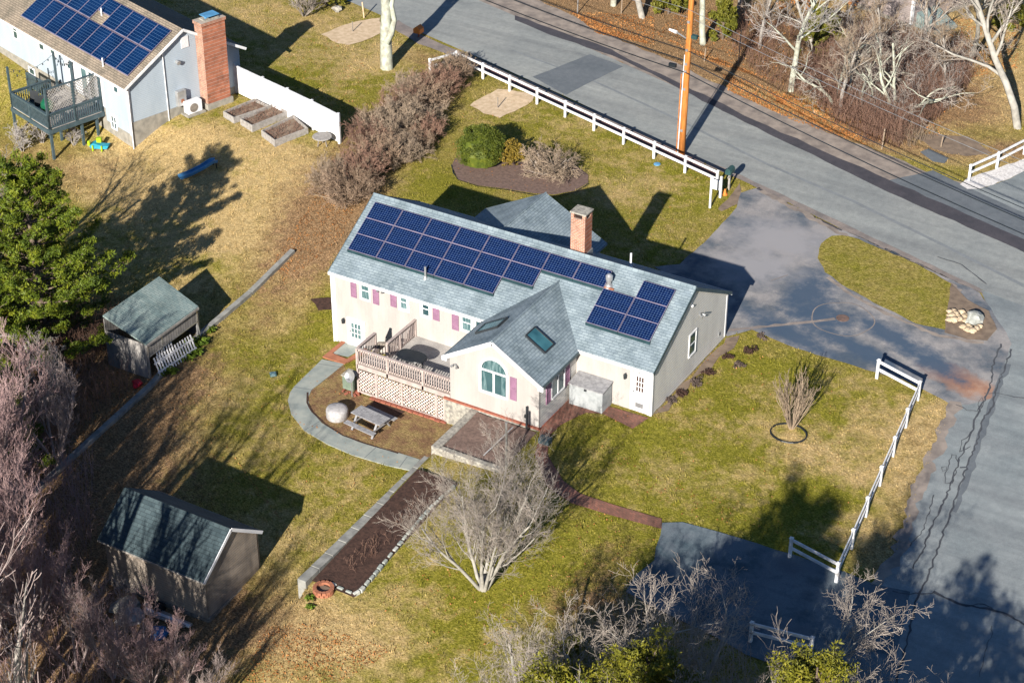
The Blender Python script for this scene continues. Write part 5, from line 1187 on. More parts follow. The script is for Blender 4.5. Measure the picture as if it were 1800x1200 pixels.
# ================================================================ FAR HOUSE (upper right)
p0 = G(1601, 50)
fh = thing('shingled_house', 'weathered grey pink shingled house corner at the top right', 'house', tuple(p0), rotz=-.33, local=True)
q = MB(); q.box(-9, -.001, 0, .2, .25, 5.2); q.box(-.2, 0, .201, 7, .25, 5.2); q.build('wall', 'shingle_wall_far', fh); q = MB(); q.box(-9, .03, -.03, .3, -.4, .249); q.box(-.2, .03, .301, 7, -.4, .249); q.build('foundation', 'concrete', fh)
q = MB(); q.box(-.15, .03, -.03, -.002, .2, 5.2); q.box(.001, .03, -.03, .14, .2, 5.2); q.build('corner_trim', 'white_vinyl', fh)
q = MB(); q.box(-3.2, -2.5, -.05, -.031, -.05, .2); q.build('vent_window', 'stair_dark', fh)
q = MB(); q.prism([(-9.3, -.4, 5.2), (.4, -.4, 5.2), (.4, 3.5, 7.2), (-9.3, 3.5, 7.2)], (0, 0, .12)); q.prism([(-9.3, 7.4, 5.2), (.4, 7.4, 5.2), (.4, 3.501, 7.2), (-9.3, 3.501, 7.2)], (0, 0, .12)); q.build('roof', 'shingles_dark', fh)
q = MB(); q.prism([(.05, .4, .0), (1.9, .4, 0), (1.9, .4, .15), (.05, .4, 1.0)], (0, 2.0, 0)); q.build('bulkhead', 'shingles_teal', fh, label='teal grey sloping cellar bulkhead'); 
# ================================================================ VEGETATION
def make_bare(name, label, seed, h=7., r0=.12, stems=1, spread=.25, lv=4, kids=(5, 5, 5, 4), angle=(.6, .6, .7, .7), lr=(.55, .5, .5, .5), trunkm='grey_bark', twigm='grey_twig', up=.12, wob=.12, first=.3, cat='tree', rtwig=.006, gnarl=0., lean=(0, 0), group=None, trunk_frac=None, kid='crown', cutlv=2, rk=.5):
    R = random.Random(seed); B = {0: MB(), 1: MB()}
    cnt = [0]
    def grow(p, d, L, r, l):
        n = 7 if l == 0 else (5 if l == 1 else (4 if l == 2 else 3)); pts = [p.copy()]; rs = [r]; q = p.copy(); dd = d.copy()
        for i in range(n):
            w = wob*(1+l*.35)+gnarl
            dd = (dd+Vector((R.gauss(0, w), R.gauss(0, w), R.gauss(0, w*.6)+up*(.3 if l == 0 else 1)))).normalized()
            q = q+dd*(L/n); pts.append(q.copy()); rs.append(max(rtwig, r*(1-(i+1)/n*(.55 if l == 0 else .75))))
        B[0 if l < cutlv else 1].tube(pts, rs, 7 if l == 0 else (5 if l == 1 else 3), caps=False); cnt[0] += 1
        if l >= lv: return
        k = kids[l]
        for j in range(k):
            f = (first if l == 0 else .2)+(1-(first if l == 0 else .2))*(j+R.random()*.8)/k; f = min(f, .99)
            i = min(int(f*n), n-1); fr = f*n-i; c = pts[i].lerp(pts[i+1], fr); dl = (pts[i+1]-pts[i]).normalized()
            a = angle[l]*R.uniform(.7, 1.3); ax = dl.orthogonal().normalized(); ax = Matrix.Rotation(R.uniform(0, 2*PI), 3, dl) @ ax
            nd = (dl*math.cos(a)+ax*math.sin(a)).normalized()
            grow(c, nd, L*lr[l]*R.uniform(.7, 1.15)*(1.15-.5*f if l == 0 else 1), max(rtwig, rs[i]*rk), l+1)
    for s in range(stems):
        a = 2*PI*s/max(1, stems)+R.uniform(-.3, .3); sp = spread*R.uniform(.5, 1.2) if stems > 1 else spread*.3
        d = Vector((math.cos(a)*sp+lean[0], math.sin(a)*sp+lean[1], 1)).normalized()
        grow(Vector((math.cos(a)*r0*1.1*(stems > 1), math.sin(a)*r0*1.1*(stems > 1), -.15)), d, h*R.uniform(.8, 1.05)*(.8 if stems > 1 else .85), r0, 0)
    t = thing(name, label, cat, local=True, group=group)
    B[0].build('trunk' if kid == 'crown' else 'stems', trunkm, t, smooth=True); B[1].build(kid, twigm, t)
    return t
def leafcloud(name, mat, pts, n, size, par, seed=1, spread=.25, elong=1., up=0., local=True):
    """n small leaf faces scattered around the points (x,y,z,radius)"""
    R = np.random.RandomState(seed); P = np.array(pts, float); w = P[:, 3]**2; w = w/w.sum()
    ii = R.choice(len(P), n, p=w); g = R.normal(0, 1, (n, 3)); g /= np.linalg.norm(g, axis=1)[:, None]; rad = R.uniform(.35, 1, n)**.5
    c = P[ii, :3]+g*(P[ii, 3]*rad)[:, None]*np.array([1, 1, .8])
    a = R.normal(0, 1, (n, 3))+g*.7+np.array([0, 0, up]); a /= np.linalg.norm(a, axis=1)[:, None]; b = np.cross(a, R.normal(0, 1, (n, 3))); b /= np.linalg.norm(b, axis=1)[:, None]
    s = size*R.uniform(.6, 1.4, n)[:, None]
    v = np.stack([c-a*s*elong, c+b*s*.5, c+a*s*elong, c-b*s*.5], 1).reshape(-1, 3)
    me = bpy.data.meshes.new(name); me.from_pydata(v.tolist(), [], np.arange(4*n).reshape(-1, 4).tolist()); me.materials.append(M[mat]); me.update()
    o = bpy.data.objects.new(name, me); col.objects.link(o)
    if par is not None: o.parent = par
    return o
def put(t, px=None, py=None, xy=None, rz=0., s=1., label=None, group=None, dz=0., new=True):
    p = G(px, py) if xy is None else Vector((xy[0], xy[1], H(*xy)))
    if new: return clone(t, tuple(p+Vector((0, 0, dz))), rz, s, label, group)
    t.location = tuple(p+Vector((0, 0, dz))); t.rotation_euler = (0, 0, rz); t.scale = (s,)*3 if not hasattr(s, '__len__') else s
    if label: t['label'] = label
    return t
# ornamental tree on the front lawn
t = make_bare('ornamental_tree', 'wide bare grey multi stemmed tree on the front lawn', 11, 6.4, .085, 9, .60, 4, (8, 7, 6, 5), (.5, .65, .7, .7), (.52, .48, .5, .5), 'light_bark', 'pale_twig', .08, .085, .22, rtwig=.004, rk=.46)
q = MB(); q.tube([(0, 0, -.3), (.02, 0, .25), (0, 0, .6)], [.27, .2, .16], 9); q.build('root_flare', 'light_bark', t, smooth=True)
put(t, 850, 1033, new=False)
# many stemmed shrub in its ring
t = make_bare('bare_shrub', 'bare upright many stemmed shrub in a small round ring on the right lawn', 5, 3.2, .028, 26, .46, 2, (6, 4), (.35, .4), (.4, .4), 'tan_twig', 'tan_twig', .12, .05, .35, cat='shrub', rtwig=.008, kid='twigs', cutlv=1)
put(t, 1391, 752, new=False)
c = G(1386, 762); q = MB(); q.tube([(c.x+.85*math.cos(2*PI*i/20), c.y+.75*math.sin(2*PI*i/20), H(c.x, c.y)+.03) for i in range(21)], .04, 5)
q.build('edging_ring', 'black_plastic', loc=tuple(c), label='dark edging ring around the bare upright shrub', cat='edging')
# hedge of bare forsythia like shrubs
hg = [make_bare('hedge_shrub', 'x', 20+k, 2.4, .03, 26, 1.15, 3, (7, 6, 5), (.65, .7, .7), (.45, .5, .5), 'tan_twig', ['hedge_twig', 'tan_twig', 'brown_twig'][k], .05, .15, .22, cat='shrub', rtwig=.007, kid='twigs', cutlv=1) for k in range(3)]
for o in hg: o['group'] = 'bare hedge shrubs between the lots'
spots = [(612, 352, 1.15), (585, 322, .8), (640, 318, 1.05), (668, 292, 1.1), (705, 285, .85), (650, 262, .95), (690, 245, 1.15), (660, 230, .8), (720, 225, 1.1), (700, 205, .9), (745, 190, 1.05), (722, 170, .8), (770, 168, .95), (752, 245, .75), (790, 145, .9), (805, 130, .7), (735, 262, .7)]
ORD = ['first', 'second', 'third', 'fourth', 'fifth', 'sixth', 'seventh', 'eighth', 'ninth', 'tenth', 'eleventh', 'twelfth', 'thirteenth', 'fourteenth', 'fifteenth', 'sixteenth', 'seventeenth', 'eighteenth', 'nineteenth', 'twentieth']
spots.sort(key=lambda q: -q[1])
for i, (px, py, s) in list(enumerate(spots))[::-1]:
    put(hg[i % 3], px, py, rz=i*1.7, s=s, new=i > 2, label='bare brown hedge shrub, %s counting from the house corner toward the road' % ORD[i]); 
    if i < 3: hg[i]['group'] = 'bare hedge shrubs between the lots'
# round boxwood, orange shrub, domed bare shrub in the mulch bed
c = G(845, 290); t = thing('boxwood', 'dense round dark green clipped shrub in the mulch bed', 'shrub', tuple(c)); 
def ball(par, name, mat, r, sz, n, size, seed, cz, elong=1., squash=.85, bump=.08):
    R = np.random.RandomState(seed); P = []
    for i in range(160):
        g = R.normal(0, 1, 3); g /= np.linalg.norm(g); g[2] = abs(g[2])*1. if R.rand() < .75 else g[2]
        rr_ = r*R.uniform(.82, 1.0+bump); P.append((g[0]*rr_, g[1]*rr_, cz+g[2]*rr_*squash, r*.16))
    for i in range(25):
        g = R.uniform(-.5, .5, 3); P.append((g[0]*r, g[1]*r, cz+g[2]*r, r*.4))
    return leafcloud(name, mat, P, n, size, par, seed, elong=elong)
ball(t, 'foliage', 'box_leaf', 1.42, 1, 34000, .034, 4, 1.12, bump=.0)
q = MB(); q.lathe(c, [(.1, 0), (1.1, .35), (1.2, 1.0), (.95, 1.75), (.1, 2.1)], 16); q.build('inner_mass', 'box_leaf', t)
c = G(898, 292); t = thing('orange_shrub', 'small loose orange green shrub between the boxwood and the bare dome', 'shrub', tuple(c))
ball(t, 'foliage', 'orange_leaf', .62, 1, 4200, .05, 9, .75, squash=1.1, bump=.35)
t = make_bare('dome_shrub', 'wide domed bare tangled shrub at the right end of the mulch bed', 33, 1.9, .03, 26, 1.25, 3, (7, 6, 4), (.7, .7, .7), (.5, .5, .5), 'pale_twig', 'tan_twig', .04, .2, .15, cat='shrub', rtwig=.0065, kid='twigs', cutlv=1)
put(t, 966, 306, new=False, s=(1.35, 1.35, 1.15))
# big trunk on the far lawn
t = make_bare('shade_tree', 'big pale grey tree trunk forking upward on the far lawn by the road', 41, 13, .42, 1, .1, 4, (7, 6, 5, 4), (.5, .6, .7, .7), (.6, .5, .5, .45), 'lichen_bark', 'grey_twig', .1, .08, .42, rtwig=.012)
put(t, 680, 120, new=False, rz=1.2)
q = MB(); p = Vector((0, 0, 1.7)); q.tube([p, p+Vector((.35, -.1, .6)), p+Vector((.62, -.1, 1.4)), p+Vector((.5, 0, 2.4)), p+Vector((1.3, .3, 4.5))], [.24, .2, .17, .15, .1], 8); q.build('limb', 'lichen_bark', t, smooth=True)
# background trees across the road
bt = [make_bare('bare_tree', 'x', 50+k, 11, .2, 1, .3, 4, (9, 6, 6, 5), (.75, .65, .7, .7), (.5, .5, .5, .5), ['lichen_bark', 'light_bark', 'grey_bark'][k], ['grey_twig', 'pale_twig', 'tan_twig'][k], .09, .13, .3, rtwig=.008, rk=.55) for k in range(3)]
gb = make_bare('gnarled_tree', 'x', 61, 6.0, .12, 3, .6, 4, (5, 4, 4, 4), (.7, .7, .8, .8), (.6, .5, .5, .5), 'lichen_bark', 'pale_twig', .07, .16, .3, rtwig=.007, gnarl=.05, rk=.6)
bl = [(1335, 85, 2, .6, 'small warm brown bare tree between the pole and the thicket'), (1432, 95, 1, .7, 'bare tree beside the yellow green juniper'), (1548, 120, 2, .6, 'small brown bare tree in the middle of the thicket'), (1190, -15, 2, .9, 'bare brown tree at the top edge left of the pole'), (965, -25, 0, .95, 'pale bare tree at the top edge over the far verge'), (1660, 165, 2, .55, 'small brown bare tree at the right end of the thicket'), (1390, 160, 0, 1.0, 'pale bare tree right of the pole at the near edge of the thicket'), (1790, 225, 1, 1.25, 'stout pale trunk at the right edge by the dry lawn'), (1703, 115, 1, .9, 'slim leaning bare trunk casting a dark shadow on the dry lawn'),
      (1078, 10, 0, 1.1, 'pale trunk at the top, left of its two neighbours'), (1130, 32, 1, 1.15, 'pale trunk at the top between two others'), (1236, 78, 0, 1.1, 'pale trunk directly right behind the utility pole'), (1475, 200, 2, .7, 'slim bare tree inside the thicket'),
      (1300, 15, 2, 1.0, 'bare brown tree behind the orange leafed oak'), (1500, -10, 2, 1.1, 'bare tree left of the shingled house'), (1700, -30, 0, 1.2, 'bare tree beyond the shingled house'), (1620, 100, 2, .75, 'small bare tree beside the grey bulkhead')]
for i, (px, py, k, s, lab) in enumerate(bl): put(bt[k], px, py, rz=i*2.1+.4, s=s, label=lab)
for o in bt:
    for ch in list(o.children): bpy.data.objects.remove(ch)
    bpy.data.objects.remove(o)
put(gb, 1474, 185, rz=.3, s=.95, new=False, label='gnarled lichen covered tree with twisted forks left in the thicket'); put(gb, 1578, 208, rz=2.2, s=1.05, label='tall forked lichen pale tree right in the thicket'); put(gb, 1520, 190, rz=4.1, s=.7, label='low arching pale tree between the two forked ones')
# evergreen / juniper clumps and orange oak across the road
def bushy(name, label, px, py, r, h, n, mat, seed, size=.09, cat='shrub', trunk=True, elong=1.3, xy=None):
    c = G(px, py) if xy is None else Vector((xy[0], xy[1], H(*xy))); t = thing(name, label, cat, tuple(c)); R = random.Random(seed); P = []
    for i in range(46):
        z = R.random()**.8; a = R.uniform(0, 2*PI); rr_ = r*(1-z*.75)*R.uniform(.35, 1.05); P.append((rr_*math.cos(a), rr_*math.sin(a), .25+z*h, r*.2*R.uniform(.6, 1.3)))
    leafcloud('foliage', mat, P, n, size, t, seed, elong=elong)
    q = MB(); q.tube([(c.x, c.y, c.z), (c.x, c.y, c.z+h*.8)], [.08, .03], 6)
    for p in P[::2]: q.tube([(c.x, c.y, c.z+p[2]*.7), (c.x+p[0], c.y+p[1], c.z+p[2])], [.03, .01], 4, caps=False)
    q.build('stem', 'pine_bark', t); return t
bushy('juniper', 'yellow green juniper in the thicket left of the gnarled tree', 1440, 95, 1.9, 2.8, 6000, 'juniper', 3)
bushy('juniper', 'low yellow green evergreen left of the pole among the far trunks', 1175, 25, 1.5, 1.6, 3500, 'juniper', 4)
bushy('juniper', 'tall yellow green evergreen growing right behind the utility pole', 1270, 70, 1.3, 3.6, 4500, 'juniper', 5)
bushy('juniper', 'small green evergreen by the far house bulkhead', 1775, 50, 1.2, 1.8, 2500, 'juniper', 6)
bushy('juniper', 'green evergreen at the right edge of the far sand patch', 575, 10, 1.2, 1.2, 2500, 'juniper', 16)
bushy('oak_sapling', 'young tree still holding orange dead leaves behind the pole', 1400, 15, 1.5, 3.0, 2600, 'red_leaf', 7, cat='tree')
bushy('oak_sapling', 'sapling with rust coloured leaves left of the shingled house', 1515, 12, 1.4, 2.6, 1500, 'red_leaf', 8, cat='tree')
# bare bush at the top lawn
t = make_bare('bare_shrub', 'bare pale bushy shrub on the top lawn near the road', 71, 2.6, .03, 12, .7, 3, (5, 5, 4), (.5, .6, .6), (.5, .5, .5), 'pale_twig', 'pale_twig', .1, .1, .2, cat='shrub', rtwig=.009, kid='twigs', cutlv=1)
put(t, 535, 28, new=False)
# thicket across the road: brambles nobody could count
def brush(name, mats, area, n, hmin, hmax, seed, label, cat, px=True, arch=.5, r=.0065, thin=3):
    R = random.Random(seed); P = [G(*p) for p in area] if px else [Vector((p[0], p[1], 0)) for p in area]
    xs_, ys_ = [p.x for p in P], [p.y for p in P]; mb = MB(); made = 0; tries = 0
    def inside(x, y):
        c = False; j = len(P)-1
        for i in range(len(P)):
            if (P[i].y > y) != (P[j].y > y) and x < (P[j].x-P[i].x)*(y-P[i].y)/(P[j].y-P[i].y+1e-9)+P[i].x: c = not c
            j = i
        return c
    while made < n and tries < n*20:
        tries += 1; x, y = R.uniform(min(xs_), max(xs_)), R.uniform(min(ys_), max(ys_))
        if not inside(x, y): continue
        made += 1; h = R.uniform(hmin, hmax); a = R.uniform(0, 2*PI); L = arch*h*R.uniform(.3, 1.3); z = H(x, y); dx, dy = math.cos(a)*L, math.sin(a)*L
        pts = [Vector((x, y, z)), Vector((x+dx*.25, y+dy*.25, z+h*.6)), Vector((x+dx*.65, y+dy*.65, z+h*.95)), Vector((x+dx*1.1, y+dy*1.1, z+h*R.uniform(.5, 1.0)))]
        mb.tube(pts, [r*1.5, r*1.2, r, r*.6], 3, caps=False)
        for k in range(thin):
            b = pts[1+k % 3]; e = b+Vector((R.gauss(0, .25), R.gauss(0, .25), R.uniform(.05, .4)))*h*.4; mb.tube([b, b.lerp(e, .5)+Vector((0, 0, .04)), e], [r, r*.8, r*.5], 3, caps=False)
    return mb.build(name, mats, loc=(P[0].x, P[0].y, 0), label=label, cat=cat, kind='stuff')
area = [(1400, 150), (1440, 110), (1520, 60), (1600, 85), (1690, 100), (1705, 150), (1660, 200), (1620, 235), (1580, 262), (1520, 250), (1460, 215)]
brush('bramble_thicket', 'brown_twig', area, 6500, .5, 1.9, 5, 'tangled red brown bramble thicket across the road', 'brambles')
brush('grey_brush', 'grey_twig', [(1480, 40), (1600, 80), (1700, 110), (1680, 190), (1560, 230), (1470, 190)], 900, .8, 2.4, 6, 'grey bare brush rising out of the bramble thicket', 'brush')
brush('roadside_brush', 'brown_twig', [(1260, 60), (1330, 30), (1420, 60), (1400, 130), (1420, 190), (1340, 150)], 700, .3, 1.4, 7, 'thin brown brush right of the utility pole', 'brush')
brush('roadside_brush', 'tan_twig', [(1560, 250), (1600, 215), (1650, 240), (1600, 262)], 160, .3, 1.0, 8, 'sparse dry stems at the lower end of the thicket', 'brush')
# leaf litter as real leaves
def litter(name, mat, polys, n, seed, label, size=.055):
    R = random.Random(seed); v = []; 
    tot = []
    for poly in polys:
        P = [G(*p) for p in poly]; tot.append(P)
    for k in range(n):
        P = tot[k % len(tot)]
        while True:
            i = R.randrange(1, len(P)-1); a, b, c_ = P[0], P[i], P[i+1]
            u_, v_ = R.random(), R.random()
            if u_+v_ > 1: u_, v_ = 1-u_, 1-v_
            q = a+(b-a)*u_+(c_-a)*v_; break
        v.append(q)
    X_ = np.array([q.x for q in v]); Y_ = np.array([q.y for q in v]); Z_ = Hn(X_, Y_)+.02
    nr_ = np.random.RandomState(seed); a = nr_.normal(0, 1, (n, 3)); a[:, 2] *= .35; a /= np.linalg.norm(a, axis=1)[:, None]; b = np.cross(a, nr_.normal(0, .3, (n, 3))+[0, 0, 1]); b /= np.linalg.norm(b, axis=1)[:, None]
    s = size*nr_.uniform(.5, 1.4, n)[:, None]; c = np.stack([X_, Y_, Z_+.02], 1)
    vv = np.stack([c-a*s, c+b*s*.7, c+a*s, c-b*s*.7], 1).reshape(-1, 3)
    me = bpy.data.meshes.new(name); me.from_pydata(vv.tolist(), [], np.arange(4*n).reshape(-1, 4).tolist()); me.materials.append(M[mat]); o = bpy.data.objects.new(name, me); col.objects.link(o)
    setp(o, label, 'leaves', kind='stuff')
litter('leaf_litter', 'dead_leaf', [[(1150, 60), (1200, 20), (1400, 40), (1380, 150), (1250, 110)], [(1350, 160), (1480, 190), (1560, 250), (1480, 245), (1370, 180)], [(1500, 100), (1690, 110), (1650, 240), (1520, 220)], [(1640, 40), (1790, 20), (1790, 120), (1700, 140)], [(1000, 20), (1150, 30), (1150, 80), (1050, 60)], [(1270, 130), (1400, 170), (1540, 262), (1400, 215), (1280, 160)]], 16000, 3, 'scattered tan dead leaves on the ground across the road')
litter('leaf_litter', 'dead_leaf', [[(560, 340), (640, 330), (600, 420), (500, 500), (480, 460)], [(200, 640), (260, 680), (130, 800), (60, 760), (100, 640)], [(0, 700), (90, 720), (100, 840), (0, 900)], [(470, 1100), (700, 1140), (600, 1200), (420, 1200)]], 5000, 4, 'scattered brown dead leaves over the left gardens', .04)
# ---------------------------------------------------------------- pine at the left
def pine(name, label, xy, h, r, n_wh, seed, nleaf, size=.13, z0=.1, leafmat='pine_leaf', tuft=.26, powr=.75, nb=6):
    z = H(*xy); t = thing(name, label, 'tree', (xy[0], xy[1], z)); R = random.Random(seed); q = MB(); P = []
    T = Vector((xy[0], xy[1], z)); q.tube([T, T+Vector((.1, 0, h*.5)), T+Vector((0, .1, h))], [.24, .15, .03], 8)
    for i in range(n_wh):
        f = z0+(1-z0)*i/n_wh; zz = h*f; L = r*(1-f)**powr+.25
        for k in range(nb):
            a = k*2*PI/nb+i*.9+R.uniform(-.4, .4); l = L*R.choice((.45, .7, .85, 1., 1.15)); p0 = T+Vector((0, 0, zz)); d = Vector((math.cos(a), math.sin(a), .2+.45*f)); sd = Vector((-math.sin(a), math.cos(a), 0))
            e = p0+d*l+Vector((0, 0, .12*l)); mid_ = p0+d*l*.5+Vector((0, 0, -.06*l)); q.tube([p0, mid_, e], [.055, .035, .012], 4, caps=False)
            m_ = max(3, int(l*2.6))
            for w_ in range(m_):
                g = .3+.7*(w_+1)/m_; c = (p0.lerp(mid_, g*2) if g < .5 else mid_.lerp(e, g*2-1))
                for s_ in (-1, 0, 1):
                    if s_ and R.random() < .3: continue
                    o_ = c+sd*s_*l*(1.05-g)*.5*R.uniform(.6, 1.2)+Vector((0, 0, R.uniform(.02, .22)))+d*abs(s_)*.15
                    if s_: q.tube([c, o_], [.018, .008], 3, caps=False)
                    P.append((o_.x-T.x, o_.y-T.y, o_.z-T.z, tuft*R.uniform(.6, 1.25)))
    q.build('trunk', 'pine_bark', t); leafcloud('foliage', leafmat, P, nleaf, size, t, seed, elong=1.7, up=.6); return t
pine('pine_tree', 'large green pine tree at the left edge beside the lean to', (-30.1, -8.0), 10.8, 4.6, 15, 3, 90000, size=.05, tuft=.25, nb=7)
pine('pine_tree', 'second low pine crown below the large pine at the left edge', (-32.3, -12.0), 7.8, 4.2, 11, 5, 45000, size=.05, tuft=.25)
# leafy evergreens rising among the bare crowns at the bottom
for lab_, xy_, h_, r_, sd_ in (('yellow green leafy evergreen top left of the short rail fence', (11.0, -22.6), 8.0, 2.2, 8), ('yellow green leafy evergreen top below the short rail fence', (16.6, -21.2), 8.7, 1.9, 9), ('leafy evergreen top at the bottom edge of the lawn', (8.3, -24.2), 7.4, 1.7, 12), ('added leafy evergreen south of the short rail fence widening the tree shadow', (13.9, -25.9), 9.0, 2.6, 16), ('leafy evergreen just under the bottom edge by the side street', (18.8, -25.0), 9.0, 2.4, 17)):  # the evergreen south of the fence is added to widen the shadow
    pine('holly_tree', lab_, xy_, h_, r_, 12, sd_, 30000, size=.048, leafmat='rhodo_leaf', tuft=.36, powr=.45, z0=.3)
pine('pine_tree', 'tall slim evergreen added out of view to shade the right lawn', (15.2, -33.2), 15.6, 2.9, 12, 21, 24000, size=.09, tuft=.5, powr=.4, z0=.3)  # unseen tree, added and kept slim to throw its shadow on the lawn
pine('pine_tree', 'tall evergreen south of the side street', (22.3, -29.5), 12.5, 3.8, 11, 13, 18000, size=.10, tuft=.42, powr=.6)
pine('pine_tree', 'evergreen beside the side street south of the corner', (19.6, -26.5), 9.5, 3.0, 10, 14, 16000, size=.10, tuft=.42, powr=.6)
bushy('juniper', 'dark low evergreen added among the bare crowns to shade the lean to', 0, 0, 1.9, 5.2, 9000, 'pine_leaf', 31, .08, cat='tree', xy=(-24.9, -15.8))  # added for the shade it casts over the lean-to
bushy('juniper', 'dark evergreen at the left edge of the lower left wood', 0, 0, 2.0, 6.0, 9000, 'pine_leaf', 32, .08, cat='tree', xy=(-26.6, -17.8))
# woods in the lower left
wd = [make_bare('woodland_tree', 'x', 80+k, 8.2, .11, 3+k, .42, 4, (8, 7, 6, 4), (.5, .5, .55, .6), (.5, .5, .5, .5), 'purple_bark', ['red_twig', 'purple_bark', 'red_twig'][k], .16, .07, .2, rtwig=.0055, rk=.46) for k in range(3)]
wl2 = [(-16.6, -24.2, .75), (-19.6, -23.3, 1.0), (-18.0, -25.2, 1.05), (-21.8, -21.0, 1.3), (-23.2, -18.2, 1.1), (-13.6, -25.0, .6), (-24.5, -22.5, 1.1), (-12.0, -24.6, .5), (-10.0, -24.9, .58), (-8.3, -25.3, .5), (-6.8, -25.6, .4), (-17.0, -28.5, 1.0), (-22.5, -26.5, 1.15), (-23.5, -14.8, .7)]
wl2.sort(key=lambda q: q[0]*.85+q[1]*.5)
for i, (x, y, s) in list(enumerate(wl2))[::-1]:
    put(wd[i % 3], xy=(x, y), s=s, rz=i*1.9, new=i > 2, label='purple grey bare tree in the lower left wood, %s counting from the left edge' % ORD[i], group='bare trees of the lower left wood')
    wd[i % 3]['group'] = 'bare trees of the lower left wood'
brush('undergrowth', 'red_twig', [(-26, -28), (-26, -14), (-21.5, -14.5), (-17.5, -19.5), (-16.8, -22), (-12.5, -22.5), (-10, -24.5), (-14, -29)], 2200, .5, 2.0, 15, 'tangled purple brown undergrowth in the lower left corner', 'undergrowth', px=False)
brush('undergrowth', 'brown_twig', [(-34, -14), (-32, -5), (-27.5, -3.5), (-27.2, -8), (-24.3, -8.5), (-24, -15), (-27, -18)], 2600, .4, 1.9, 16, 'brown undergrowth beneath the pine beside the kerb', 'undergrowth', px=False)
t = make_bare('bare_tree', 'twisted bare tree leaning over the brown undergrowth below the pine', 91, 4.6, .09, 3, .8, 4, (5, 5, 4, 3), (.7, .7, .7, .7), (.55, .5, .5, .5), 'light_bark', 'grey_twig', .05, .2, .2, rtwig=.008)
put(t, xy=(-27.4, -11.6), new=False)
t = make_bare('bare_shrub', 'bare grey shrub beneath the corner of the teal deck', 92, 2.2, .03, 9, .6, 3, (5, 5, 4), (.6, .6, .6), (.5, .5, .5), 'grey_twig', 'grey_twig', .08, .14, .2, cat='shrub', rtwig=.008, kid='twigs', cutlv=1)
put(t, 75, 250, new=False); put(t, 40, 265, rz=1.5, s=.9, label='bare grey shrub further left below the teal deck'); put(t, 130, 255, rz=2.5, s=.7, label='purple tinted bare shrub under the teal deck posts')
# shade casting tree of the west lot: bare crown whose shadow streaks the dry lawn
t = make_bare('bare_tree', 'tall bare tree west of the pine', 95, 8.5, .18, 2, .4, 4, (7, 5, 5, 3), (.6, .6, .7, .7), (.55, .5, .5, .5), 'grey_bark', 'grey_twig', .1, .12, .3, rtwig=.010)
put(t, xy=(-34.8, -6.5), new=False)
sh = make_bare('tall_bare_tree', 'tall bare forked tree south of the brown shed', 120, 14, .26, 3, .2, 3, (10, 5, 3), (.42, .5, .6), (.5, .5, .5), 'grey_bark', 'purple_bark', .14, .05, .2, rtwig=.016, rk=.6)
for i_, (x_, y_, s_, l_) in enumerate([(-13.2, -31.5, .95, ''), (-16.4, -30.6, .9, 'tall bare forked tree at the west end of the row south of the shed'), (-10.2, -33.2, .95, 'tall bare forked tree second from the east end south of the shed'), (-9.4, -39.0, 1.0, 'tall bare forked tree in the middle of the row south of the shed'), (-6.3, -37.5, .85, 'tall bare forked tree at the east end of the row south of the shed')]):
    put(sh, xy=(x_, y_), s=s_, rz=i_*1.3, new=i_ > 0, label=l_ or None)
# trees whose crowns enter at the bottom edge
sb = [make_bare('spreading_tree', 'x', 100+k, 7.6, .12, 7, .72, 4, (7, 7, 6, 5), (.65, .7, .75, .8), (.52, .5, .5, .5), 'light_bark', 'pale_twig', .07, .09, .3, rtwig=.0045, gnarl=.04, rk=.46) for k in range(2)]
put(sb[0], xy=(10.7, -22.0), new=False, rz=.5, s=1.22, label='wide crooked bare tree crown over the lower driveway'); put(sb[1], xy=(16.3, -20.6), new=False, rz=2., s=1.2, label='bare tree crown at the bottom beside the side street')
put(sb[0], xy=(7.7, -23.2), rz=3.3, s=1.05, label='smaller bare crooked crown at the bottom edge of the lawn')
bushy('rhododendron', 'low yellow green leafy shrub at the bottom edge of the lawn', 0, 0, 1.5, 2.2, 5000, 'rhodo_leaf', 24, .075, xy=(5.4, -17.6), elong=1.2)
brush('undergrowth', 'purple_bark', [(1000, 1120), (1100, 1060), (1250, 1120), (1330, 1160), (1300, 1230), (1020, 1230)], 420, .4, 1.5, 18, 'brown bare undergrowth along the lower driveway', 'undergrowth')
# day lilies along the kerb
for i, (px, py, s) in enumerate([(370, 582, .28), (352, 604, .36), (338, 610, .4), (322, 622, .4), (310, 632, .42), (344, 622, .3), (296, 655, .38), (330, 630, .3), (544, 1052, .2), (545, 1068, .16)]):
    c = G(px, py); R = random.Random(i); q = MB()
    for k in range(70):
        a = R.uniform(0, 2*PI); l = s*R.uniform(.6, 1.2); b = Vector((c.x+R.gauss(0, s*.35), c.y+R.gauss(0, s*.35), c.z)); q.poly([b+Vector((-.012, 0, 0)), b+Vector((.012, 0, 0)), b+Vector((math.cos(a)*l*.5+.012, math.sin(a)*l*.5, l*.8)), b+Vector((math.cos(a)*l, math.sin(a)*l, l*.55))])
    lab = 'green tuft of strap leaves by the long stone kerb, %s in the row' % ORD[i] if i < 8 else ('green sprout at the foot of the retaining wall end' if i == 8 else 'small green sprout in the grass below the wall end')
    q.build('daylily', 'daylily', loc=tuple(c), label=lab, cat='plant', group='green tufts along the kerb' if i < 8 else None)
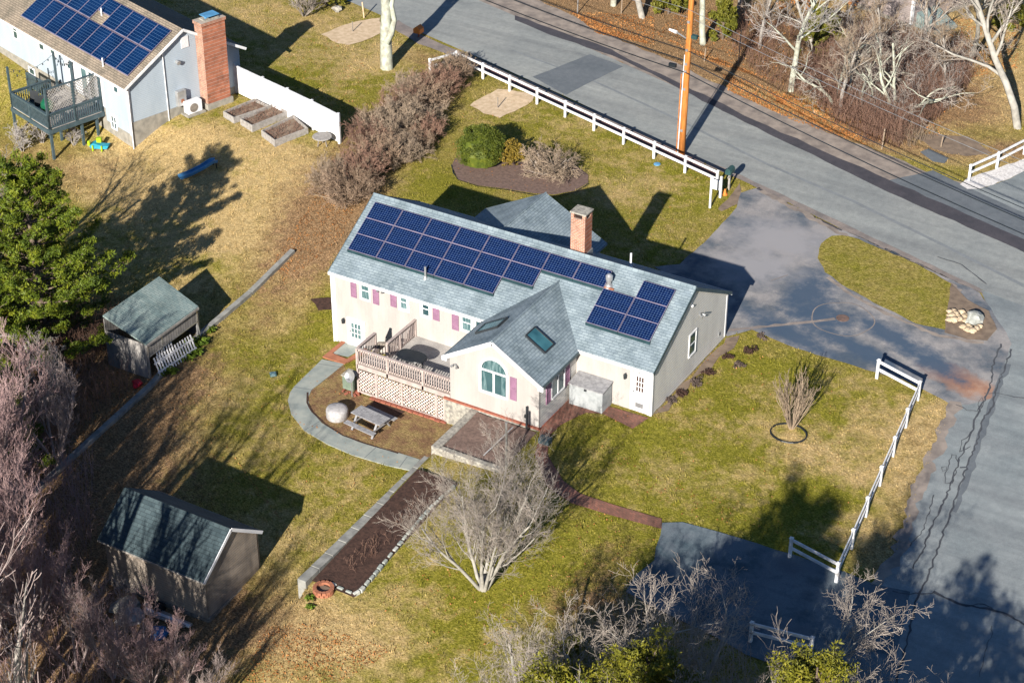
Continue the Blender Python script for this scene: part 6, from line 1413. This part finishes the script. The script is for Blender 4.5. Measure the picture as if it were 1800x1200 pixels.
for i, (px, py, r_) in enumerate([(1338, 592, .3), (1318, 618, .4), (1300, 640, .3), (1245, 655, .35), (1222, 672, .45), (1200, 690, .35), (1180, 705, .3), (1282, 628, .3)]):
    c = G(px, py); t = thing('dormant_plant', 'dormant brown low plant along the grey gable wall, %s counting from its far corner' % ORD[[0, 1, 3, 4, 5, 6, 7, 2][i]], 'plant', tuple(c), group='dormant plants along the gable wall')
    leafcloud('foliage', 'mulch_dark' if i % 2 else 'dormant', [(R_.gauss(0, r_*.4), R_.gauss(0, r_*.4), .05, r_*.35) for R_ in [random.Random(i)] for _ in range(9)], 500, .045, t, i)
for px, py, r_ in ((1330, 622, .16), (1238, 657, .14), (1172, 723, .12)):
    pass
# dry stalks in beds
brush('dry_stalks', 'brown_twig', [(690, 930), (640, 960), (600, 1000), (625, 1010), (700, 950), (740, 880)], 60, .2, .6, 19, 'dry flower stalks in the dark mulch bed', 'stalks')
for (P, z), lab in zip(bedsP, ('front', 'middle', 'rear')):
    R = random.Random(len(lab)); q = MB()
    for k in range(160):
        u_, v_ = R.uniform(.06, .94), R.uniform(.06, .94); p = (P[0].lerp(P[1], u_)).lerp(P[3].lerp(P[2], u_), v_); q.tube([(p.x, p.y, z), (p.x+R.gauss(0, .12), p.y+R.gauss(0, .12), z+R.uniform(.1, .3))], [.012, .006], 3, caps=False)
    q.build('dead_plants', 'brown_twig', loc=(P[0].x, P[0].y, z), label='dry dead plants filling the %s raised bed' % lab, cat='dead plants', kind='stuff')

# ---------------------------------------------------------------- short grass over the lawns
EXCL += [[(-17.9, 0), (0, 0), (0, 8), (-17.9, 8)], [(-9.1, -3.6), (-3.9, -3.6), (-3.9, 0), (-9.1, 0)], [(-14.2, -3.6), (-9, -3.6), (-9, 0), (-14.2, 0)], [(-7.9, -17.4), (-5.1, -17.4), (-5.1, -3.6), (-7.9, -3.6)], [(-7.9, -8.5), (-3.9, -8.5), (-3.9, -3.6), (-7.9, -3.6)],
         [(-16, -20.2), (-10.4, -20.2), (-10.4, -16.3), (-16, -16.3)], [(NW(x, y, 0).x, NW(x, y, 0).y) for x, y in ((-24, 0), (0, 0), (0, 8), (-24, 8))], [(-14.6, 8), (-7.4, 8), (-7.4, 9.3), (-14.6, 9.3)]]
def grass(n, seed):
    R = np.random.RandomState(seed); x = R.uniform(-60, 24, n*4); y = R.uniform(-30, 52, n*4); z = Hn(x, y)
    d = np.stack([x, y, z], 1)-CO; zz = d@FW; px = 900+CF*(d@RT)/zz; py = 600-CF*(d@UPV)/zz
    ok = (px > -60) & (px < 1860) & (py > -60) & (py < 1260)
    for P in EXCL:
        c = np.zeros(len(x), bool); j = len(P)-1
        for i in range(len(P)):
            (xi, yi), (xj, yj) = P[i], P[j]; c ^= ((yi > y) != (yj > y)) & (x < (xj-xi)*(y-yi)/((yj-yi) if yj != yi else 1e-9)+xi); j = i
        ok &= ~c
    x, y, z = x[ok][:n], y[ok][:n], z[ok][:n]; n = len(x)
    a = R.uniform(0, 2*np.pi, n); cl = np.sin(x*3.1+np.sin(y*2.3)*2)+np.sin(y*3.7+np.sin(x*1.9)*2.2)+np.sin(x*7.3+y*5.1)*.8; h = R.uniform(.025, .075, n)*(1+np.clip(cl, -.4, 3)*.55); w_ = R.uniform(.010, .026, n); ln = R.uniform(.0, .09, n); b = R.uniform(0, 2*np.pi, n)
    v = np.stack([np.stack([x-np.cos(a)*w_, y-np.sin(a)*w_, z-.01], 1), np.stack([x+np.cos(a)*w_, y+np.sin(a)*w_, z-.01], 1), np.stack([x+np.cos(b)*ln, y+np.sin(b)*ln, z+h], 1)], 1).reshape(-1, 3)
    me = bpy.data.meshes.new('grass'); me.from_pydata(v.tolist(), [], np.arange(3*n).reshape(-1, 3).tolist())
    Z4 = np.zeros((n, 4)); Z4[:, 3] = 1
    for (bx, by, rx, ry, dd, l, g) in blobs:
        c = U(bx, by, H(*U(bx, by, -.5)[:2])); wgt = np.exp(-(((x-c[0])/rx)**2+((y-c[1])/ry)**2)); Z4[:, 0] += wgt*dd; Z4[:, 1] += wgt*l; Z4[:, 2] += wgt*g
    at = me.color_attributes.new('zone', 'FLOAT_COLOR', 'POINT'); at.data.foreach_set('color', np.repeat(np.clip(Z4, 0, 1.2), 3, 0).astype(np.float32).ravel())
    me.materials.append(bpy.data.materials['lawn_ground']); o = bpy.data.objects.new('grass', me); col.objects.link(o); setp(o, 'short patchy green and straw coloured winter grass over all the lawns', 'grass', kind='stuff')
grass(260000, 77)
litter('leaf_litter', 'dead_leaf', [[(300, 650), (560, 640), (740, 830), (560, 1000), (480, 900), (250, 760)], [(660, 1050), (1000, 880), (1160, 930), (1090, 1050), (760, 1190)], [(1000, 760), (1280, 600), (1530, 700), (1480, 960), (1180, 900)], [(700, 100), (1240, 310), (1150, 460), (800, 300)], [(450, 20), (640, 90), (660, 200), (560, 200)]], 2600, 9, 'few small dead leaves blown over the lawns', .035)
